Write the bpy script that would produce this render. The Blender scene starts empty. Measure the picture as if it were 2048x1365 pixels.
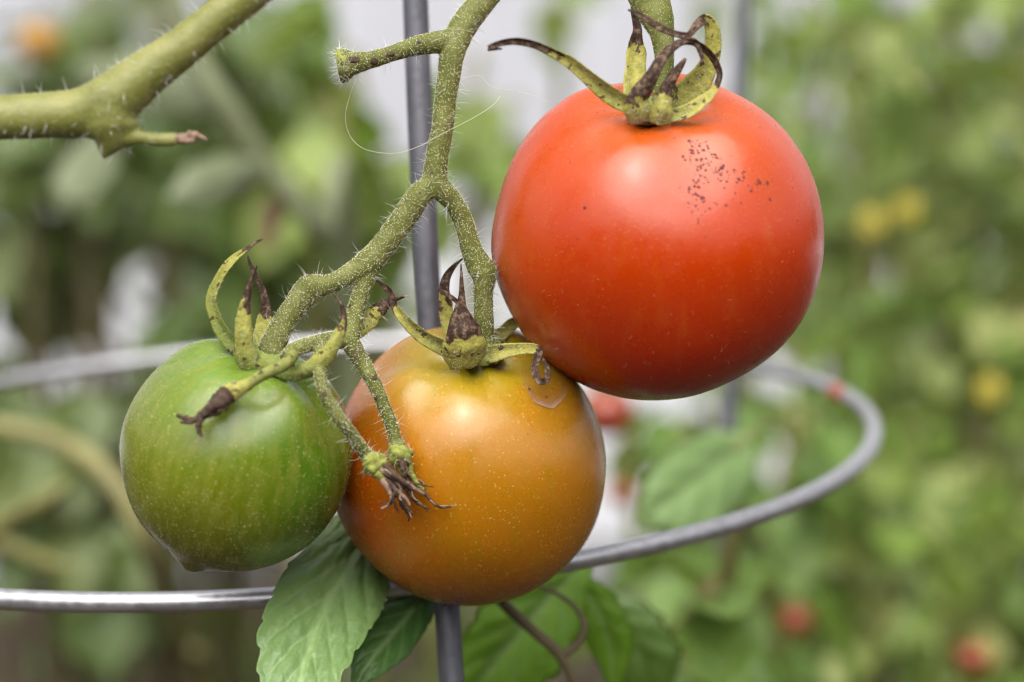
import bpy, math, random
import numpy as np
from mathutils import Vector, noise as mnoise
from mathutils.bvhtree import BVHTree

random.seed(7)
RNG = np.random.default_rng(7)
R = math.radians

# ------------------------------------------------------------------ camera, sky, sun, exposure
PITCH = R(10.5)
CAM = np.array([0.0, 0.0, 1.0])
HALF = R(12.5)
FPX = 1024 / math.tan(HALF)
FOCUS = 0.485
scene = bpy.context.scene
cam_data = bpy.data.cameras.new("camera")
cam = bpy.data.objects.new("camera", cam_data)
scene.collection.objects.link(cam)
cam.location = CAM
cam.rotation_euler = (math.pi / 2 - PITCH, 0, 0)
cam_data.sensor_width = 36
cam_data.lens = 18 / math.tan(HALF)
cam_data.clip_start = 0.01
cam_data.clip_end = 500
cam_data.dof.use_dof = True
cam_data.dof.focus_distance = FOCUS - 0.001
cam_data.dof.aperture_fstop = 6.9
scene.camera = cam

SUN_EL, SUN_AZ = 62, 190      # azimuth clockwise from +Y (north)
world = bpy.data.worlds.new("World")
scene.world = world
world.use_nodes = True
wn = world.node_tree
sky = wn.nodes.new("ShaderNodeTexSky")
sky.sky_type = 'NISHITA'
sky.sun_disc = False
sky.sun_elevation = R(SUN_EL)
sky.sun_rotation = R(SUN_AZ)
sky.dust_density = 5.0
sky.air_density = 1.0
sky.ozone_density = 1.0
hs = wn.nodes.new("ShaderNodeHueSaturation")
hs.inputs['Saturation'].default_value = 0.16
wn.links.new(sky.outputs[0], hs.inputs['Color'])
bg = wn.nodes['Background']
bg.inputs['Strength'].default_value = 0.07
wn.links.new(hs.outputs[0], bg.inputs['Color'])

sun_data = bpy.data.lights.new("sun", 'SUN')
sun_data.energy = 1.5
sun_data.angle = R(84)
sun_data.color = (1.0, 0.97, 0.93)
sun = bpy.data.objects.new("sun", sun_data)
scene.collection.objects.link(sun)
el, az = R(SUN_EL), R(SUN_AZ)
to_sun = Vector((math.sin(az) * math.cos(el), math.cos(az) * math.cos(el), math.sin(el)))
sun.rotation_euler = to_sun.to_track_quat('Z', 'Y').to_euler()
sun.location = (0, -2, 4)

vs = scene.view_settings
vs.view_transform = 'Standard'
vs.look = 'None'
vs.exposure = 1.95
vs.gamma = 1.0
scene.cycles.use_denoising = True
scene.cycles.max_bounces = 5
scene.cycles.diffuse_bounces = 3
scene.cycles.glossy_bounces = 2
scene.cycles.transmission_bounces = 3
scene.cycles.transparent_max_bounces = 8
scene.cycles.sample_clamp_indirect = 6.0
scene.cycles.blur_glossy = 0.5
scene.cycles.filter_width = 1.2

# ------------------------------------------------------------------ helpers
XR = np.array([1.0, 0, 0])
FW = np.array([0, math.cos(PITCH), -math.sin(PITCH)])
UP = np.array([0, math.sin(PITCH), math.cos(PITCH)])
MM = 0.001
PX = FOCUS / FPX                      # metres per photograph pixel in the plane of focus


def Q(px, py, d):
    """the point in the garden seen at that place of the photograph, d metres away along the view"""
    return CAM + XR * ((px - 1024) / FPX * d) + UP * ((682.5 - py) / FPX * d) + FW * d


def P(px, py, mm=0.0):
    return Q(px, py, FOCUS + mm * MM)


def zoomed(x0, y0, f):
    return lambda x, y, mm=0.0: P(x0 + x / f, y0 + y / f, mm)


def link(o):
    scene.collection.objects.link(o)
    return o


def tag(o, label=None, cat=None, group=None, kind=None):
    if label: o["label"] = label
    if cat: o["category"] = cat
    if group: o["group"] = group
    if kind: o["kind"] = kind
    return o


def thing(name, loc, label, cat, group=None):
    o = link(bpy.data.objects.new(name, None))
    o.empty_display_size = 0.01
    o.location = tuple(loc)
    return tag(o, label, cat, group)


def origin_of(o):
    v = np.zeros(3)
    while o is not None:
        v += np.array(o.location)
        o = o.parent
    return v


def mesh_from(name, V, Fc, mat, attrs=None, smooth=True):
    me = bpy.data.meshes.new(name)
    me.from_pydata([tuple(v) for v in V], [], [tuple(f) for f in Fc])
    if smooth:
        me.polygons.foreach_set("use_smooth", [True] * len(me.polygons))
    for k, a in (attrs or {}).items():
        at = me.attributes.new(k, 'FLOAT', 'POINT')
        at.data.foreach_set("value", np.asarray(a, dtype=np.float32))
    me.materials.append(mat)
    me.update()
    return me


def build(name, V, Fc, mat, parent=None, attrs=None, smooth=True, kind=None):
    V = np.asarray(V, float)
    if parent is not None:
        V = V - origin_of(parent)
        me = mesh_from(name, V, Fc, mat, attrs, smooth)
        o = link(bpy.data.objects.new(name, me))
        o.parent = parent
    else:
        base = V.mean(0)
        base[2] = V[:, 2].min()
        me = mesh_from(name, V - base, Fc, mat, attrs, smooth)
        o = link(bpy.data.objects.new(name, me))
        o.location = tuple(base)
    if kind: o["kind"] = kind
    return o


def catmull(pts, n):
    p = np.asarray(pts, float)
    if len(p) == 2:
        t = np.linspace(0, 1, n)[:, None]
        return p[0] * (1 - t) + p[1] * t
    q = np.vstack([2 * p[0] - p[1], p, 2 * p[-1] - p[-2]])
    out = []
    for s in np.linspace(0, len(p) - 1, n):
        i = min(int(s), len(p) - 2)
        t = s - i
        a, b, c, d = q[i], q[i + 1], q[i + 2], q[i + 3]
        out.append(0.5 * ((2 * b) + (-a + c) * t + (2 * a - 5 * b + 4 * c - d) * t * t + (-a + 3 * b - 3 * c + d) * t ** 3))
    return np.array(out)


def unit(v):
    v = np.asarray(v, float)
    return v / (np.linalg.norm(v, axis=-1, keepdims=True) + 1e-12)


def tube(pts, rad, n=None, sides=12, caps=True, wob=0.0, seed=0):
    """tube along a smooth line through pts with radius rad at each of them"""
    n = n or max(6, len(pts) * 5)
    c = catmull(pts, n)
    r = np.interp(np.linspace(0, len(pts) - 1, n), np.arange(len(pts)), np.broadcast_to(rad, (len(pts),)))
    tan = unit(np.gradient(c, axis=0))
    ref = np.array([0.31, 0.52, 0.79])
    if abs(tan[0] @ ref) > 0.9: ref = np.array([1.0, 0, 0])
    nrm = unit(np.cross(tan[0], ref))
    V, Fc = [], []
    for i in range(n):
        nrm = unit(nrm - tan[i] * (nrm @ tan[i]))
        b = np.cross(tan[i], nrm)
        for j in range(sides):
            a = 2 * math.pi * j / sides
            rr = r[i]
            if wob:
                rr *= 1 + wob * mnoise.noise(Vector((i * 0.45 + seed * 9.1, j * 0.8, seed * 3.7)))
            V.append(c[i] + (nrm * math.cos(a) + b * math.sin(a)) * rr)
    for i in range(n - 1):
        for j in range(sides):
            k = (j + 1) % sides
            Fc.append((i * sides + j, i * sides + k, (i + 1) * sides + k, (i + 1) * sides + j))
    if caps:
        Fc.append(tuple(range(sides))[::-1])
        Fc.append(tuple((n - 1) * sides + j for j in range(sides)))
    u = np.repeat(np.linspace(0, 1, n), sides)
    return np.array(V), Fc, u


def merge(parts):
    Vs, Fs, us, off = [], [], [], 0
    for V, Fc, u in parts:
        Vs.append(V)
        us.append(u)
        Fs += [tuple(i + off for i in f) for f in Fc]
        off += len(V)
    return np.vstack(Vs), Fs, np.concatenate(us)


def ribbon(pts, widths, thick=0.35 * MM, cup=0.25, twist=0.0, n=30, m=7, wob=0.05, seed=0, face=None, dry=0.6):
    """closed thin leaf-like strip: pts its middle line, widths its full width at each of them"""
    c = catmull(pts, n)
    s = np.linspace(0, len(pts) - 1, n)
    w = np.interp(s, np.arange(len(pts)), widths)
    tw = np.interp(s, np.arange(len(pts)), np.broadcast_to(twist, (len(pts),)))
    tan = unit(np.gradient(c, axis=0))
    fc = -FW if face is None else unit(face)
    V, dryv, uu = [], [], []
    u = np.linspace(0, 1, n)
    sides = 2 * m
    prev = None
    for i in range(n):
        wd = np.cross(tan[i], fc)
        if np.linalg.norm(wd) < 0.25 and prev is not None:
            wd = prev
        wd = unit(wd)
        if prev is not None and wd @ prev < 0: wd = -wd
        prev = wd
        nn = unit(np.cross(wd, tan[i]))
        if nn @ fc < 0: nn = -nn
        a = tw[i]
        wd2 = wd * math.cos(a) + nn * math.sin(a)
        nn2 = nn * math.cos(a) - wd * math.sin(a)
        for side in (0, 1):
            for j in range(m):
                v = (j / (m - 1)) * 2 - 1
                if side: v = -v
                ns = mnoise.noise(Vector((u[i] * 9 + seed, v * 1.7, seed * 5.3)))
                ns2 = mnoise.noise(Vector((u[i] * 22 + seed, v * 3.1 + 8, seed * 2.3)))
                x = 0.5 * w[i] * v * (1 + wob * 2.5 * ns)
                h = cup * w[i] * (v * v - 0.5) + wob * w[i] * (ns + 0.6 * ns2) * 0.8
                th = thick * (1 - 0.75 * v * v) * (0.5 if side else -0.5)
                h += 0.10 * w[i] * math.exp(-(v / 0.16) ** 2) * (1 if cup > 0 else -1) * -0.5
                V.append(c[i] + wd2 * x + nn2 * (h - th))
                dryv.append(u[i] - dry + 0.10 * ns)
                uu.append(u[i])
    Fc = []
    for i in range(n - 1):
        for j in range(sides):
            k = (j + 1) % sides
            Fc.append((i * sides + j, i * sides + k, (i + 1) * sides + k, (i + 1) * sides + j))
    Fc.append(tuple(range(sides))[::-1])
    Fc.append(tuple((n - 1) * sides + j for j in range(sides)))
    return np.array(V), Fc, np.array(dryv)


def blob(c, rad, seed=0, seg=16, rings=10, amp=0.2, freq=2.0, axes=None):
    c = np.asarray(c, float)
    rad = np.broadcast_to(np.asarray(rad, float), (3,))
    A = np.eye(3) if axes is None else np.asarray(axes)
    V, Fc = [], []
    for i in range(rings + 1):
        th = math.pi * i / rings
        for j in range(seg):
            ph = 2 * math.pi * j / seg
            d = np.array([math.sin(th) * math.cos(ph), math.sin(th) * math.sin(ph), math.cos(th)])
            k = 1 + amp * mnoise.noise(Vector(d * freq) + Vector((seed * 7.7, seed * 1.3, 0)))
            V.append(c + A.T @ (d * rad * k))
    for i in range(rings):
        for j in range(seg):
            k = (j + 1) % seg
            Fc.append((i * seg + j, (i + 1) * seg + j, (i + 1) * seg + k, i * seg + k))
    return np.array(V), Fc, np.zeros(len(V))


def sample_surface(V, Fc, count, rng=RNG, accept=None):
    """random points with normals on a mesh"""
    tri = []
    for f in Fc:
        for k in range(1, len(f) - 1): tri.append((f[0], f[k], f[k + 1]))
    tri = np.array(tri)
    a, b, c = V[tri[:, 0]], V[tri[:, 1]], V[tri[:, 2]]
    nr = np.cross(b - a, c - a)
    ar = np.linalg.norm(nr, axis=1)
    idx = rng.choice(len(tri), count, p=ar / ar.sum())
    u, v = rng.random(count), rng.random(count)
    sw = u + v > 1
    u[sw], v[sw] = 1 - u[sw], 1 - v[sw]
    pts = a[idx] + (b[idx] - a[idx]) * u[:, None] + (c[idx] - a[idx]) * v[:, None]
    return pts, unit(nr[idx])


def dots(pts, nrm, rad):
    """tiny gland heads, one octahedron each"""
    k = len(pts)
    rad = np.broadcast_to(rad, (k,))[:, None]
    t = unit(np.cross(nrm, np.array([0.3, 0.5, 0.81])))
    b = np.cross(nrm, t)
    cen = pts + nrm * rad * 0.5
    V = np.stack([cen + t * rad, cen + b * rad, cen - t * rad, cen - b * rad, cen + nrm * rad * 1.1, cen - nrm * rad], 1).reshape(-1, 3)
    base = np.array([(0, 1, 4), (1, 2, 4), (2, 3, 4), (3, 0, 4), (1, 0, 5), (2, 1, 5), (3, 2, 5), (0, 3, 5)])
    Fc = (base[None] + (np.arange(k) * 6)[:, None, None]).reshape(-1, 3)
    return V, [tuple(f) for f in Fc.tolist()], np.zeros(len(V))


def hairs(pts, nrm, length, rad, rng=RNG, bend=0.5, seg=4, spread=0.35, droop=0.0):
    """thin tapering bent hairs, three sided"""
    k = len(pts)
    length = np.broadcast_to(length, (k,))[:, None]
    rad = np.broadcast_to(rad, (k,))[:, None]
    d = unit(nrm + rng.normal(0, spread, (k, 3)))
    sidev = unit(np.cross(d, rng.normal(0, 1, (k, 3))))
    amt = rng.normal(0, bend, (k, 1))
    rows = []
    for i in range(seg + 1):
        t = i / seg
        cen = pts - nrm * rad + d * length * t + sidev * length * amt * t * t * 0.6
        cen = cen + np.array([0, 0, -1.0]) * droop * length * t * t
        r = rad * (1 - 0.8 * t)
        e1 = unit(np.cross(d, sidev))
        for j in range(3):
            a = 2 * math.pi * j / 3
            rows.append(cen + (sidev * math.cos(a) + e1 * math.sin(a)) * r)
    V = np.stack(rows, 1).reshape(-1, 3)
    base = []
    for i in range(seg):
        for j in range(3):
            q = (j + 1) % 3
            base.append((i * 3 + j, i * 3 + q, (i + 1) * 3 + q, (i + 1) * 3 + j))
    base = np.array(base)
    Fc = (base[None] + (np.arange(k) * 3 * (seg + 1))[:, None, None]).reshape(-1, 4)
    return V, [tuple(f) for f in Fc.tolist()], np.zeros(len(V))


def fused(name, parts, voxel, smooth_iter=6):
    """several tubes grown together into one skin; returns its world vertices and faces"""
    V, Fc, _ = merge(parts)
    org = V.mean(0)
    S = 100.0
    me = bpy.data.meshes.new("tmp")
    me.from_pydata([tuple(v) for v in (V - org) * S], [], Fc)
    o = link(bpy.data.objects.new("tmp", me))
    m = o.modifiers.new("r", 'REMESH')
    m.mode = 'VOXEL'
    m.voxel_size = voxel * S
    m.adaptivity = 0
    s = o.modifiers.new("s", 'SMOOTH')
    s.factor = 0.5
    s.iterations = smooth_iter
    dg = bpy.context.evaluated_depsgraph_get()
    em = o.evaluated_get(dg).to_mesh()
    n = len(em.vertices)
    co = np.empty(n * 3)
    em.vertices.foreach_get("co", co)
    VV = co.reshape(-1, 3) / S + org
    FF = [tuple(p.vertices) for p in em.polygons]
    o.evaluated_get(dg).to_mesh_clear()
    bpy.data.objects.remove(o)
    bpy.data.meshes.remove(me)
    return VV, FF


# ------------------------------------------------------------------ materials
class Mat:
    def __init__(self, name, rough=0.5, spec=0.5, alb=0.64):
        self.alb = alb                # every colour below is scaled to its real reflectance
        self.m = bpy.data.materials.new(name)
        self.m.use_nodes = True
        self.t = self.m.node_tree
        self.b = self.t.nodes['Principled BSDF']
        self.b.inputs['Roughness'].default_value = rough
        self.b.inputs['Specular IOR Level'].default_value = spec
        self.out = self.t.nodes['Material Output']
        self.tc = self.t.nodes.new('ShaderNodeTexCoord')

    def n(self, typ, **kw):
        nd = self.t.nodes.new(typ)
        for k, v in kw.items(): setattr(nd, k, v)
        return nd

    def put(self, val, sock):
        if hasattr(val, 'is_output'):
            self.t.links.new(val, sock)
        else:
            if sock.type == 'RGBA' and len(val) == 3: val = (*[q * self.alb for q in val], 1)
            sock.default_value = val

    def noise(self, scale, detail=3, rough=0.55, vec=None, dist=0.0):
        nd = self.n('ShaderNodeTexNoise')
        nd.inputs['Scale'].default_value = scale
        nd.inputs['Detail'].default_value = detail
        nd.inputs['Roughness'].default_value = rough
        nd.inputs['Distortion'].default_value = dist
        self.put(vec if vec is not None else self.tc.outputs['Object'], nd.inputs['Vector'])
        return nd.outputs['Fac']

    def voro(self, scale, vec=None, rand=1.0):
        nd = self.n('ShaderNodeTexVoronoi')
        nd.inputs['Scale'].default_value = scale
        nd.inputs['Randomness'].default_value = rand
        self.put(vec if vec is not None else self.tc.outputs['Object'], nd.inputs['Vector'])
        return nd

    def ramp(self, fac, stops, interp='LINEAR'):
        nd = self.n('ShaderNodeValToRGB')
        cr = nd.color_ramp
        cr.interpolation = interp
        while len(cr.elements) > 1: cr.elements.remove(cr.elements[-1])
        for i, (p, c) in enumerate(stops):
            e = cr.elements[0] if i == 0 else cr.elements.new(p)
            e.position = p
            c = (c, c, c) if not hasattr(c, '__len__') else c
            e.color = (*[q * self.alb for q in c], 1)
        self.put(fac, nd.inputs['Fac'])
        return nd.outputs['Color']

    def mix(self, fac, a, b, blend='MIX'):
        nd = self.n('ShaderNodeMix', data_type='RGBA', blend_type=blend)
        self.put(fac, nd.inputs[0])
        self.put(a, nd.inputs[6])
        self.put(b, nd.inputs[7])
        return nd.outputs[2]

    def math(self, op, a, b=0.0, c=None):
        nd = self.n('ShaderNodeMath', operation=op)
        self.put(a, nd.inputs[0])
        self.put(b, nd.inputs[1])
        if c is not None: self.put(c, nd.inputs[2])
        return nd.outputs[0]

    def maprange(self, v, a, b, c=0.0, d=1.0, smooth=True):
        nd = self.n('ShaderNodeMapRange', interpolation_type='SMOOTHSTEP' if smooth else 'LINEAR')
        self.put(v, nd.inputs['Value'])
        for k, x in zip(('From Min', 'From Max', 'To Min', 'To Max'), (a, b, c, d)): nd.inputs[k].default_value = x
        return nd.outputs['Result']

    def attr(self, name):
        return self.n('ShaderNodeAttribute', attribute_name=name).outputs['Fac']

    def stretch(self, sx, sy, sz, src='Object'):
        nd = self.n('ShaderNodeMapping')
        nd.inputs['Scale'].default_value = (sx, sy, sz)
        self.put(self.tc.outputs[src], nd.inputs['Vector'])
        return nd.outputs['Vector']

    def bump(self, h, strength=0.3, dist=0.001):
        nd = self.n('ShaderNodeBump')
        nd.inputs['Strength'].default_value = strength
        nd.inputs['Distance'].default_value = dist
        self.put(h, nd.inputs['Height'])
        self.t.links.new(nd.outputs['Normal'], self.b.inputs['Normal'])

    def color(self, c):
        self.put(c, self.b.inputs['Base Color'])

    def sss(self, w, radius, scale):
        self.b.inputs['Subsurface Weight'].default_value = w
        self.b.inputs['Subsurface Radius'].default_value = radius
        self.b.inputs['Subsurface Scale'].default_value = scale

    def translucent(self, col, fac):
        tr = self.n('ShaderNodeBsdfTranslucent')
        self.put(col, tr.inputs['Color'])
        mx = self.n('ShaderNodeMixShader')
        self.put(fac, mx.inputs[0])
        self.t.links.new(self.b.outputs[0], mx.inputs[1])
        self.t.links.new(tr.outputs[0], mx.inputs[2])
        self.t.links.new(mx.outputs[0], self.out.inputs['Surface'])


def fruit_material(name, stops, side=None, freckle=(0.9, 0.6, 0.3), fr_amt=0.5, fr_scale=900, streak=None, rough=0.28, spec=0.55):
    M = Mat(name, rough=rough, spec=spec)
    lat = M.attr("lat")
    wob = M.noise(70, 4, 0.6)
    latn = M.math('MULTIPLY_ADD', wob, 0.16, M.math('ADD', lat, -0.08))
    col = M.ramp(latn, stops)
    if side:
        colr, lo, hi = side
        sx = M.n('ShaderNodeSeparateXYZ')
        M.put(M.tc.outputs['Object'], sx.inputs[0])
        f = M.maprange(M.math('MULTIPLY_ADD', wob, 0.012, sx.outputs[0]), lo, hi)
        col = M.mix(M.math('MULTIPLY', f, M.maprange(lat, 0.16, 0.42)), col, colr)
    if streak:
        scol, sl, sh, sa = streak
        lon = M.attr("lon")
        cv = M.n('ShaderNodeCombineXYZ')
        M.put(M.math('MULTIPLY', lon, 15.0), cv.inputs[0])
        M.put(M.math('MULTIPLY', lat, 9.0), cv.inputs[1])
        s = M.noise(1.0, 5, 0.65, vec=cv.outputs[0])
        col = M.mix(M.math('MULTIPLY', M.maprange(s, sl, sh), sa), col, scol)
    # gland dots under the skin
    v = M.voro(fr_scale)
    sep = M.n('ShaderNodeSeparateColor')
    M.put(v.outputs['Color'], sep.inputs[0])
    size = M.math('MULTIPLY_ADD', sep.outputs[0], 0.22, 0.10)
    d = M.math('SUBTRACT', size, v.outputs['Distance'])
    dot = M.maprange(d, 0.0, 0.10)
    dens = M.maprange(M.noise(130, 4), 0.22, 0.58)
    col = M.mix(M.math('MULTIPLY', M.math('MULTIPLY', dot, dens), fr_amt), col, freckle)
    M.color(col)
    rn = M.noise(160, 3)
    M.put(M.maprange(rn, 0.3, 0.7, rough - 0.05, rough + 0.09), M.b.inputs['Roughness'])
    h = M.math('ADD', M.math('MULTIPLY', M.noise(1500, 2), 0.25), M.math('MULTIPLY', dot, 0.5))
    h = M.math('ADD', h, M.math('MULTIPLY', M.noise(180, 2), 0.6))
    M.bump(h, 0.13, 0.0006)
    M.sss(0.35, (1.0, 0.35, 0.12), 0.0035)
    return M.m


M_RED = fruit_material("red_tomato_skin",
                       [(0.0, (0.50, 0.095, 0.002)), (0.16, (0.53, 0.070, 0.002)), (0.34, (0.54, 0.046, 0.0005)), (0.6, (0.51, 0.024, 0.0002)), (1.0, (0.44, 0.016, 0.0008))],
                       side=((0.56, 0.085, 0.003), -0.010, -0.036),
                       freckle=(0.64, 0.18, 0.04), fr_amt=0.3, fr_scale=950,
                       streak=((0.56, 0.10, 0.008), 0.50, 0.78, 0.5))
M_ORANGE = fruit_material("orange_tomato_skin",
                          [(0.0, (0.27, 0.25, 0.008)), (0.13, (0.40, 0.26, 0.008)), (0.22, (0.50, 0.22, 0.010)), (0.42, (0.46, 0.170, 0.0006)), (0.62, (0.43, 0.145, 0.0004)), (0.85, (0.42, 0.09, 0.0015)), (1.0, (0.40, 0.06, 0.003))],
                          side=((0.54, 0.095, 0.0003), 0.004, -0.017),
                          freckle=(0.72, 0.42, 0.10), fr_amt=0.5, fr_scale=1000, rough=0.28,
                          streak=((0.36, 0.19, 0.0005), 0.45, 0.75, 0.5))
M_GREEN = fruit_material("green_tomato_skin",
                         [(0.0, (0.075, 0.18, 0.008)), (0.14, (0.14, 0.25, 0.020)), (0.3, (0.135, 0.205, 0.008)), (0.5, (0.155, 0.18, 0.004)), (0.75, (0.14, 0.15, 0.008)), (1.0, (0.155, 0.145, 0.018))],
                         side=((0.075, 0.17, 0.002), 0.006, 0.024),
                         freckle=(0.46, 0.50, 0.18), fr_amt=0.5, fr_scale=1000, rough=0.27, spec=0.45,
                         streak=((0.26, 0.27, 0.035), 0.36, 0.75, 0.65))

M = Mat("hairy_green_stem", 0.65, 0.2)
a = M.noise(240, 4)
c = M.ramp(a, [(0.25, (0.085, 0.098, 0.014)), (0.5, (0.135, 0.145, 0.028)), (0.75, (0.22, 0.225, 0.065))])
c = M.mix(M.maprange(M.noise(90, 3, dist=1.0), 0.60, 0.74, 0, 0.55), c, (0.10, 0.06, 0.035))
M.color(c)
M.bump(M.noise(1400, 3), 0.5, 0.0003)
M_STEM = M.m

M = Mat("pale_green_vine", 0.5, 0.35)
a = M.noise(120, 4)
c = M.ramp(a, [(0.25, (0.15, 0.155, 0.025)), (0.5, (0.21, 0.215, 0.045)), (0.75, (0.30, 0.285, 0.085))])
M.color(c)
M.bump(M.noise(500, 3), 0.4, 0.0005)
M_VINE = M.m


def plain(name, col, rough=0.5, var=0.3, scale=200, spec=0.25):
    M = Mat(name, rough, spec)
    a = np.array(col)
    M.color(M.ramp(M.noise(scale, 4), [(0.3, tuple(a * (1 - var))), (0.7, tuple(np.minimum(a * (1 + var), 0.95)))]))
    M.bump(M.noise(scale * 4, 3), 0.4, 0.0004)
    return M


M_GLAND = plain("gland_heads", (0.85, 0.82, 0.50), 0.5, 0.15).m
M_HAIR = plain("plant_hairs", (0.95, 0.95, 0.86), 0.45, 0.1).m
M_FINEHAIR = plain("fine_fruit_hairs", (0.62, 0.58, 0.42), 0.45, 0.1).m
M_BROWN = plain("dried_brown", (0.080, 0.046, 0.030), 0.75, 0.5, 900).m
M_TAN = plain("dried_tan", (0.26, 0.17, 0.12), 0.75, 0.45, 900).m
M_SPECK = plain("dark_specks", (0.15, 0.032, 0.030), 0.6, 0.3, 900).m
M_KNOB = plain("yellow_green_knob", (0.26, 0.28, 0.05), 0.65, 0.35, 900).m
M_FIBRE = plain("pale_fibre", (0.60, 0.60, 0.45), 0.4, 0.1).m


def sepal_material(name, green, yellow):
    M = Mat(name, 0.65, 0.18)
    d = M.math('MULTIPLY_ADD', M.noise(330, 4, 0.6), 0.30, M.math('ADD', M.attr("dry"), -0.15))
    f = M.maprange(d, -0.015, 0.02)
    fy = M.maprange(d, -0.62, -0.15)
    base = M.mix(fy, green, yellow)
    base = M.mix(M.maprange(M.noise(700, 3), 0.35, 0.7, 0, 0.6), base, tuple(np.array(green) * 0.75))
    base = M.mix(M.maprange(M.noise(480, 2), 0.615, 0.66, 0, 0.9), base, (0.07, 0.035, 0.02))
    br = M.ramp(M.noise(800, 4, 0.7), [(0.28, (0.018, 0.009, 0.006)), (0.5, (0.062, 0.032, 0.019)), (0.72, (0.30, 0.20, 0.135))])
    M.color(M.mix(f, base, br))
    M.bump(M.noise(1100, 4), 0.7, 0.0005)
    return M.m


M_SEPAL = sepal_material("yellow_green_sepal", (0.26, 0.28, 0.07), (0.48, 0.43, 0.095))
M_SEPAL_G = sepal_material("green_sepal", (0.22, 0.27, 0.055), (0.41, 0.385, 0.08))


def leaf_material(name, cols, trans=0.3, veins=False, rough=0.45, by_object=True, scale=60, alb=1.0):
    M = Mat(name, rough, 0.4, alb)
    a = M.noise(scale, 3)
    if by_object:
        rnd = M.n('ShaderNodeObjectInfo').outputs['Random']
        fac = M.math('ADD', M.math('MULTIPLY', rnd, 0.75), M.math('MULTIPLY', a, 0.25))
    else:
        fac = a
    k = len(cols)
    c = M.ramp(fac, [(i / (k - 1), cols[i]) for i in range(k)])
    if veins:
        v = M.attr("vein")
        c = M.mix(M.math('MULTIPLY', v, 0.5), c, (0.27, 0.38, 0.15))
        M.bump(M.math('ADD', M.noise(900, 3), M.math('MULTIPLY', M.noise(260, 2), 1.2)), 0.35, 0.0006)
    M.color(c)
    tc = M.mix(0.5, c, (0.30, 0.42, 0.03))
    M.translucent(tc, trans)
    return M.m


M_LEAF_NEAR = leaf_material("near_leaf", [(0.085, 0.15, 0.040), (0.12, 0.195, 0.060), (0.16, 0.24, 0.09)], 0.22, True, 0.42, False, 120, 1.08)
M_LEAF_DARK = leaf_material("dark_leaf", [(0.03, 0.085, 0.015), (0.05, 0.12, 0.02), (0.07, 0.14, 0.03)], 0.2, True, 0.45, False, 120)
M_LEAF_LIME = leaf_material("lime_leaf", [(0.10, 0.21, 0.012), (0.15, 0.29, 0.018), (0.18, 0.32, 0.03)], 0.45, True, 0.5, False, 60)
M_LEAF_PALE = leaf_material("pale_leaf", [(0.11, 0.18, 0.05), (0.14, 0.22, 0.07), (0.17, 0.25, 0.09)], 0.3, True, 0.5, False, 60)
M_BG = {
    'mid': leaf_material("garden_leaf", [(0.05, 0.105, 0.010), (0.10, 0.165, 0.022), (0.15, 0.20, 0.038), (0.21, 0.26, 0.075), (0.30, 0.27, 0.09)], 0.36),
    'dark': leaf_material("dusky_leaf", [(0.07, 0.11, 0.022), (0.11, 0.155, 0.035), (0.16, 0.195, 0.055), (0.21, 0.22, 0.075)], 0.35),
    'dusk': leaf_material("shadow_leaf", [(0.04, 0.07, 0.014), (0.065, 0.10, 0.022), (0.09, 0.12, 0.032), (0.13, 0.145, 0.05)], 0.28),  # leaf colours darkened to paint in the shade of background foliage
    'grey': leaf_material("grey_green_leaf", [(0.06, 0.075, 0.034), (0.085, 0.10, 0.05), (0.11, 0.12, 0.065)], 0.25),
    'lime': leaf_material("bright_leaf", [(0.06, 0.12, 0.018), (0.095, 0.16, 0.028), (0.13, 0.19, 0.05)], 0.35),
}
M_BGSTEM = plain("garden_stem", (0.20, 0.19, 0.06), 0.6, 0.3, 60).m
M_BGSTEM_D = plain("dull_stem", (0.13, 0.10, 0.05), 0.7, 0.3, 60).m
M_OLIVE = plain("olive_stem", (0.24, 0.22, 0.085), 0.55, 0.2, 60).m

M = Mat("galvanised_wire", 0.42, 0.5)
g = M.noise(420, 5, 0.65)
M.color(M.mix(M.maprange(M.noise(130, 3), 0.60, 0.75, 0, 0.35), M.ramp(g, [(0.3, (0.50, 0.49, 0.515)), (0.7, (0.70, 0.69, 0.72))]), (0.36, 0.29, 0.25)))
M.b.inputs['Metallic'].default_value = 0.8
M.put(M.maprange(g, 0.3, 0.7, 0.28, 0.42), M.b.inputs['Roughness'])
M.bump(M.noise(500, 4), 0.2, 0.0003)
M_WIRE = M.m
M = Mat("weathered_wire", 0.5, 0.5)
M.color(M.ramp(M.noise(260, 5, 0.65, vec=M.stretch(1, 1, 0.25)), [(0.3, (0.085, 0.085, 0.10)), (0.7, (0.16, 0.158, 0.18))]))
M.b.inputs['Metallic'].default_value = 0.45
M.bump(M.noise(600, 4), 0.3, 0.0004)
M_WIRE_D = M.m

# ------------------------------------------------------------------ the setting
M = Mat("garden_soil", 0.95, 0.2)
M.color(M.mix(M.maprange(M.noise(14, 5), 0.42, 0.6), M.ramp(M.noise(45, 6, 0.7), [(0.3, (0.03, 0.02, 0.013)), (0.7, (0.08, 0.055, 0.036))]), (0.10, 0.08, 0.045)))
M.bump(M.noise(50, 6, 0.7), 0.8, 0.03)
M_SOIL = M.m
M = Mat("pale_concrete", 0.85, 0.3)
M.color(M.mix(M.maprange(M.noise(1.3, 4), 0.4, 0.7, 0, 0.3), M.ramp(M.noise(9, 6, 0.7), [(0.3, (0.40, 0.40, 0.42)), (0.7, (0.50, 0.50, 0.52))]), (0.33, 0.32, 0.31)))
M.bump(M.noise(90, 5), 0.3, 0.004)
M_CONC = M.m
M_WHITE = plain("white_paint", (0.52, 0.52, 0.555), 0.5, 0.04, 8).m

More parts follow.
